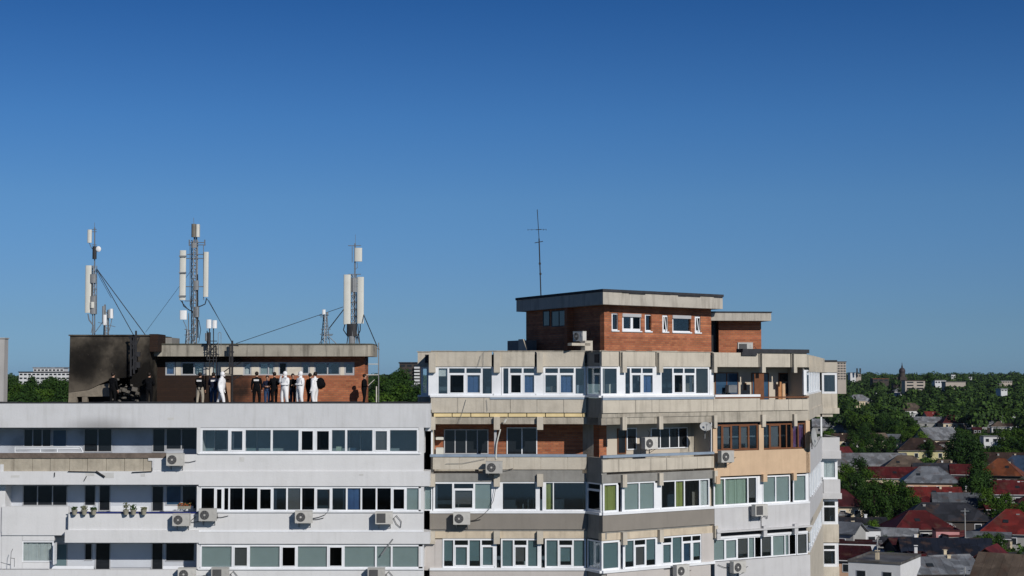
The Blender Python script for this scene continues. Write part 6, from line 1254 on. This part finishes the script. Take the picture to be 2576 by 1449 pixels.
for x, y, w_, k in MAN: tree_at(qS, (x, y), None, w_ / 4.696 * (1.3 if 1400 < x < 1900 and y < 560 else 1.08), k)
MANR = [(1200, 1190, 200, D0_), (1540, 1180, 240, D1_), (1690, 1200, 260, D0_), (1620, 1290, 280, D2_), (1760, 1290, 240, D1_), (1500, 1300, 200, D0_), (2100, 1120, 220, M0), (2250, 1100, 220, M1), (2180, 1200, 240, D0_), (1990, 1210, 120, M2), (2280, 1220, 200, D1_),
 (1050, 1030, 180, B0), (1120, 1080, 180, B1), (930, 1060, 180, M0), (820, 1040, 200, M1), (1160, 1000, 130, B0), (500, 1180, 220, D0_), (650, 1200, 240, D1_), (360, 1180, 200, M2), (400, 1270, 180, D0_), (760, 1180, 200, D2_), (250, 1250, 160, M0), (560, 1090, 160, M1), (300, 1080, 180, D0_), (430, 1060, 180, D1_),
 (300, 950, 220, M0), (480, 960, 220, M1), (650, 950, 240, D0_), (820, 930, 220, M0), (1000, 950, 180, D1_), (420, 860, 240, M2), (250, 820, 200, D0_), (600, 850, 220, M0), (760, 860, 200, D1_)]
for x, y, w_, k in MANR: tree_at(qR, (x, y), None, w_ / 4.696, k)
tree_at(qR, (1215, 330), 1300, 24, TD); tree_at(qR, (1200, 430), 1150, 22, D0_); tree_at(qR, (200, 400), 900, 20, TD)
# dark trees between the two blocks and at the left gap
def gap_tree(x, ytop, Y, k):
    a, b = ray(x, ytop); g_ = gz(Y, a * Y); hgt = CZ + b * Y - g_; sc_ = max(.45, hgt / TREES[k][3]); t = place_tree(k, a * Y, Y, sc_); t.scale = (sc_ * .95,) * 3
for x, y, Y, k in ((989, 925, 470, TD), (998, 919, 480, TD), (1008, 930, 500, D0_), (1020, 955, 470, D1_), (1032, 962, 500, D2_), (1046, 968, 460, D0_), (966, 944, 520, M0), (976, 958, 450, D0_), (1012, 965, 440, M1), (956, 950, 540, D1_), (1000, 975, 420, M0), (1040, 985, 400, D1_), (960, 982, 410, M1), (983, 980, 430, D2_)): gap_tree(x, y, Y, k)
for x, y, Y, k in ((30, 952, 500, D0_), (50, 962, 480, M0), (72, 968, 470, D1_), (95, 962, 500, D2_), (118, 955, 490, D0_), (134, 948, 500, D1_), (150, 952, 480, D2_), (166, 955, 500, D0_), (108, 975, 450, M0), (58, 980, 440, D1_), (35, 975, 430, M2), (160, 975, 440, D0_), (84, 985, 430, D2_), (130, 980, 440, M1), (40, 990, 400, D0_), (150, 990, 410, D1_), (26, 960, 520, D1_), (75, 930, 700, TD)): gap_tree(x, y, Y, k)
# filling trees between the houses
rr = random.Random(5); tries = 0; keys = [D0_, D1_, D2_, M0, M1, M2, D0_, D1_]
while len(PLACED) < 298 and tries < 9000:
    tries += 1; Y = 330 * (1050 / 330) ** (rr.random() ** .8); u = rr.uniform(.198, .335); x = u * Y; k = rr.choice(keys + ([B0] if rr.random() < .15 else [])); s_ = rr.uniform(.75, 1.35); px = x / Y * F + 1288; s0 = F / Y; top = 945 - (gz(Y) + 9 * s_ - 35) * s0; bot = 945 - (gz(Y) - 35) * s0; hw = 4.2 * s_ * s0; ok = True
    for sh, c, rad, (hx0, hy0, hx1, hy1), hY, wd in HOUSES:
        if Y < hY + 3 and px + hw > hx0 + 2 and px - hw < hx1 - 2 and bot > hy0 and top < hy1 - (hy1 - hy0) * .35: ok = False; break
        if (Vector((x, Y, 0)) - Vector((c.x, c.y, 0))).length < rad + 3 * s_: ok = False; break
    if ok and all((x - p[2]) ** 2 + (Y - p[3]) ** 2 > (4.2 * s_ + 2.2 * p[4]) ** 2 for p in PLACED): place_tree(k, x, Y, s_)
# describe every tree by the house it stands nearest to
from collections import defaultdict
ords = ["nearest", "second nearest", "third nearest", "fourth nearest", "fifth nearest", "sixth nearest", "seventh nearest", "eighth nearest", "ninth nearest", "tenth nearest", "eleventh nearest", "twelfth nearest"]
grp = defaultdict(list)
for T_ in PLACED:
    t, key, x, Y, s_, px = T_; hb = min([h_ for h_ in HOUSES if h_[0] != 'shed'], key=lambda h: (Vector((x, Y)) - Vector((h[1].x, h[1].y))).length / (1 + h[2] * .05)); dx = x - hb[1].x; dy = Y - hb[1].y
    side = ("right of" if dx > 0 else "left of") if abs(dx) > abs(dy) * .5 else ("behind" if dy > 0 else "in front of"); grp[(key[0], key[1] == 9, side, hb[0])].append(((dx * dx + dy * dy) ** .5, t, s_))
for (shade, tall, side, hn), L in grp.items():
    L.sort(key=lambda v: v[0]); w1 = {'dark': 'dark green', 'mid': 'mid green', 'bright': 'bright yellow green'}[shade]
    for i, (d_, t, s_) in enumerate(L):
        tag(t, "%s%s %s tree %s the %s" % ((ords[min(i, 11)] + " ") if len(L) > 1 else "", w1, "tall slim" if tall else "leafy", side, hn), "tree", "trees among the houses")
# far woods up to the horizon: one mass nobody could count
wd = MB(); rr = random.Random(21)
def clump(c, s_, n, far):
    for i in range(n):
        a, e_ = rr.uniform(0, 6.28), math.acos(rr.uniform(-.1, 1)); d = Vector((math.cos(a) * math.sin(e_), math.sin(a) * math.sin(e_), math.cos(e_))); jr = rr.uniform(.62, 1.08); p = c + Vector((d.x * s_ * jr, d.y * s_ * jr, d.z * s_ * .8 * jr)); q_ = s_ * rr.uniform(.10, .22); nn = (d + Vector((rr.uniform(-.5, .5), rr.uniform(-.5, .5), rr.uniform(-.5, .5)))).normalized(); u = nn.orthogonal().normalized() * q_; v_ = nn.cross(u.normalized()) * q_
        wd.face([p + u, p + v_, p - u, p - v_], 0 if rr.random() < .6 else 1)
def hidden(px, top, bot, Y):
    for sh, c, rad, (a, b, c2, d2), hY, w_ in HOUSES:
        if Y < hY and a - 2 < px < c2 + 2 and top < d2 - (d2 - b) * .3 and bot > b: return True
    return False
for i in range(5000):
    Y = 820 * (5200 / 820) ** rr.random(); u = rr.uniform(.19, .34) if i % 5 else (rr.uniform(-.33, -.275) if i % 2 else rr.uniform(-.09, -.055))
    s_ = rr.uniform(3.5, 6.5) * (1 + Y / 6000); px = u * F + 1288; s0 = F / Y; zt_ = gz(Y) + 5 + s_ * .8
    if hidden(px, 945 - (zt_ - 35) * s0, 945 - (gz(Y) - 35) * s0, Y): continue
    clump(Vector((u * Y, Y, gz(Y) + rr.uniform(3, 6) + (rr.uniform(2, 7) if rr.random() < .08 else 0))), s_, 130 if Y < 1600 else 50, Y > 2000)
o = wd.build("woodland", [leafmat("far_foliage_dark", (.010, .028, .008), (.026, .054, .012)), leafmat("far_foliage_mid", (.022, .052, .010), (.050, .095, .016))]); tag(o, "dense dark green woodland reaching to the horizon", "woodland", kind="stuff")
# low undergrowth between the trees in the middle distance
wd = MB()
for i in range(5000):
    Y = 300 * (1000 / 300) ** rr.random(); u = rr.uniform(.195, .335); s_ = rr.uniform(1.4, 3.0); px = u * F + 1288; s0 = F / Y
    if Y < 430 and rr.random() < .75: continue
    if any((Vector((u * Y, Y)) - Vector((h[1].x, h[1].y))).length < h[2] + 2.5 for h in HOUSES): continue
    if hidden(px, 945 - (gz(Y) + s_ * 1.2 - 35) * s0, 945 - (gz(Y) - 35) * s0, Y): continue
    clump(Vector((u * Y, Y, gz(Y) + rr.uniform(0, 1.0))), s_, 42, False)
o = wd.build("bushes", [MATS["dark_foliage"], MATS["green_foliage"]]); tag(o, "dark green bushes filling the gardens between the houses", "bushes", kind="stuff")
# street lamps and poles
def lamp(label, P, Y, h, arm=True):
    x, y = qS(*P); A = at(x, y, Y); t = thing("utility_pole", label, "pole", (A.x, Y, gz(Y)), "poles in the streets"); m = MB(); zt_ = A.z; m.tube((A.x, Y, gz(Y)), (A.x, Y, zt_), .14, 7, 0, .08)
    m.build("pole", mat("concrete_pole", (.35, .35, .34), .8, .1, 2), t)
    m = MB()
    if arm: m.path([Vector((A.x, Y, zt_)), Vector((A.x - .8, Y, zt_ + .6)), Vector((A.x - 2.6, Y, zt_ + .8))], .06, 5); m.box((A.x - 3.0, Y, zt_ + .8), (1.0, .3, .15)); m.build("lamp_arm", galv, t)
    else: m.box((A.x, Y, zt_ - .5), (1.6, .12, .12)); m.box((A.x, Y, zt_ - 1.1), (.3, .3, .4)); m.build("crossarm", galv, t)
lamp("street lamp with a curved arm before the charcoal roof", (1520, 860), 330, 9)
lamp("tall pale pole rising across the charcoal roof", (1632, 650), 300, 12, False)
lamp("short pole at the bottom edge before the gray roof", (1632, 1345), 235, 8, False)
lamp("pole beside the pale cube house, near the beige block", (322, 790), 330, 8, False)
lamp("slim pole in front of the pale cube house's right wall", (597, 1000), 270, 8, False)
m = MB()
for i in range(2):
    P0, P1 = at(*qS(140, 800 + i * 60), 330), at(*qS(800, 880 + i * 30), 330); m.path([P0 + (P1 - P0) * (k / 8) - Vector((0, 0, 1.2 * math.sin(math.pi * k / 8))) for k in range(9)], .035, 3)
tag(m.build("overhead_wires", blacksteel, None), "dark overhead wires crossing near the pale cube house", "wires")

# ================================================================== AIR
m = MB(); m.box((0, 3400, 30), (15200, 7600, 70)); hz = m.build("haze", [], None)
hm = bpy.data.materials.new("thin_air_haze"); hm.use_nodes = True; n = hm.node_tree; n.nodes.clear(); oo = n.nodes.new("ShaderNodeOutputMaterial"); pv = n.nodes.new("ShaderNodeVolumePrincipled")
pv.inputs["Color"].default_value = (.62, .74, .92, 1); pv.inputs["Density"].default_value = .00002; pv.inputs["Anisotropy"].default_value = .2; n.links.new(pv.outputs[0], oo.inputs["Volume"]); hz.data.materials.append(hm); hz["kind"] = "stuff"; hz["label"] = "thin bluish haze over the town"
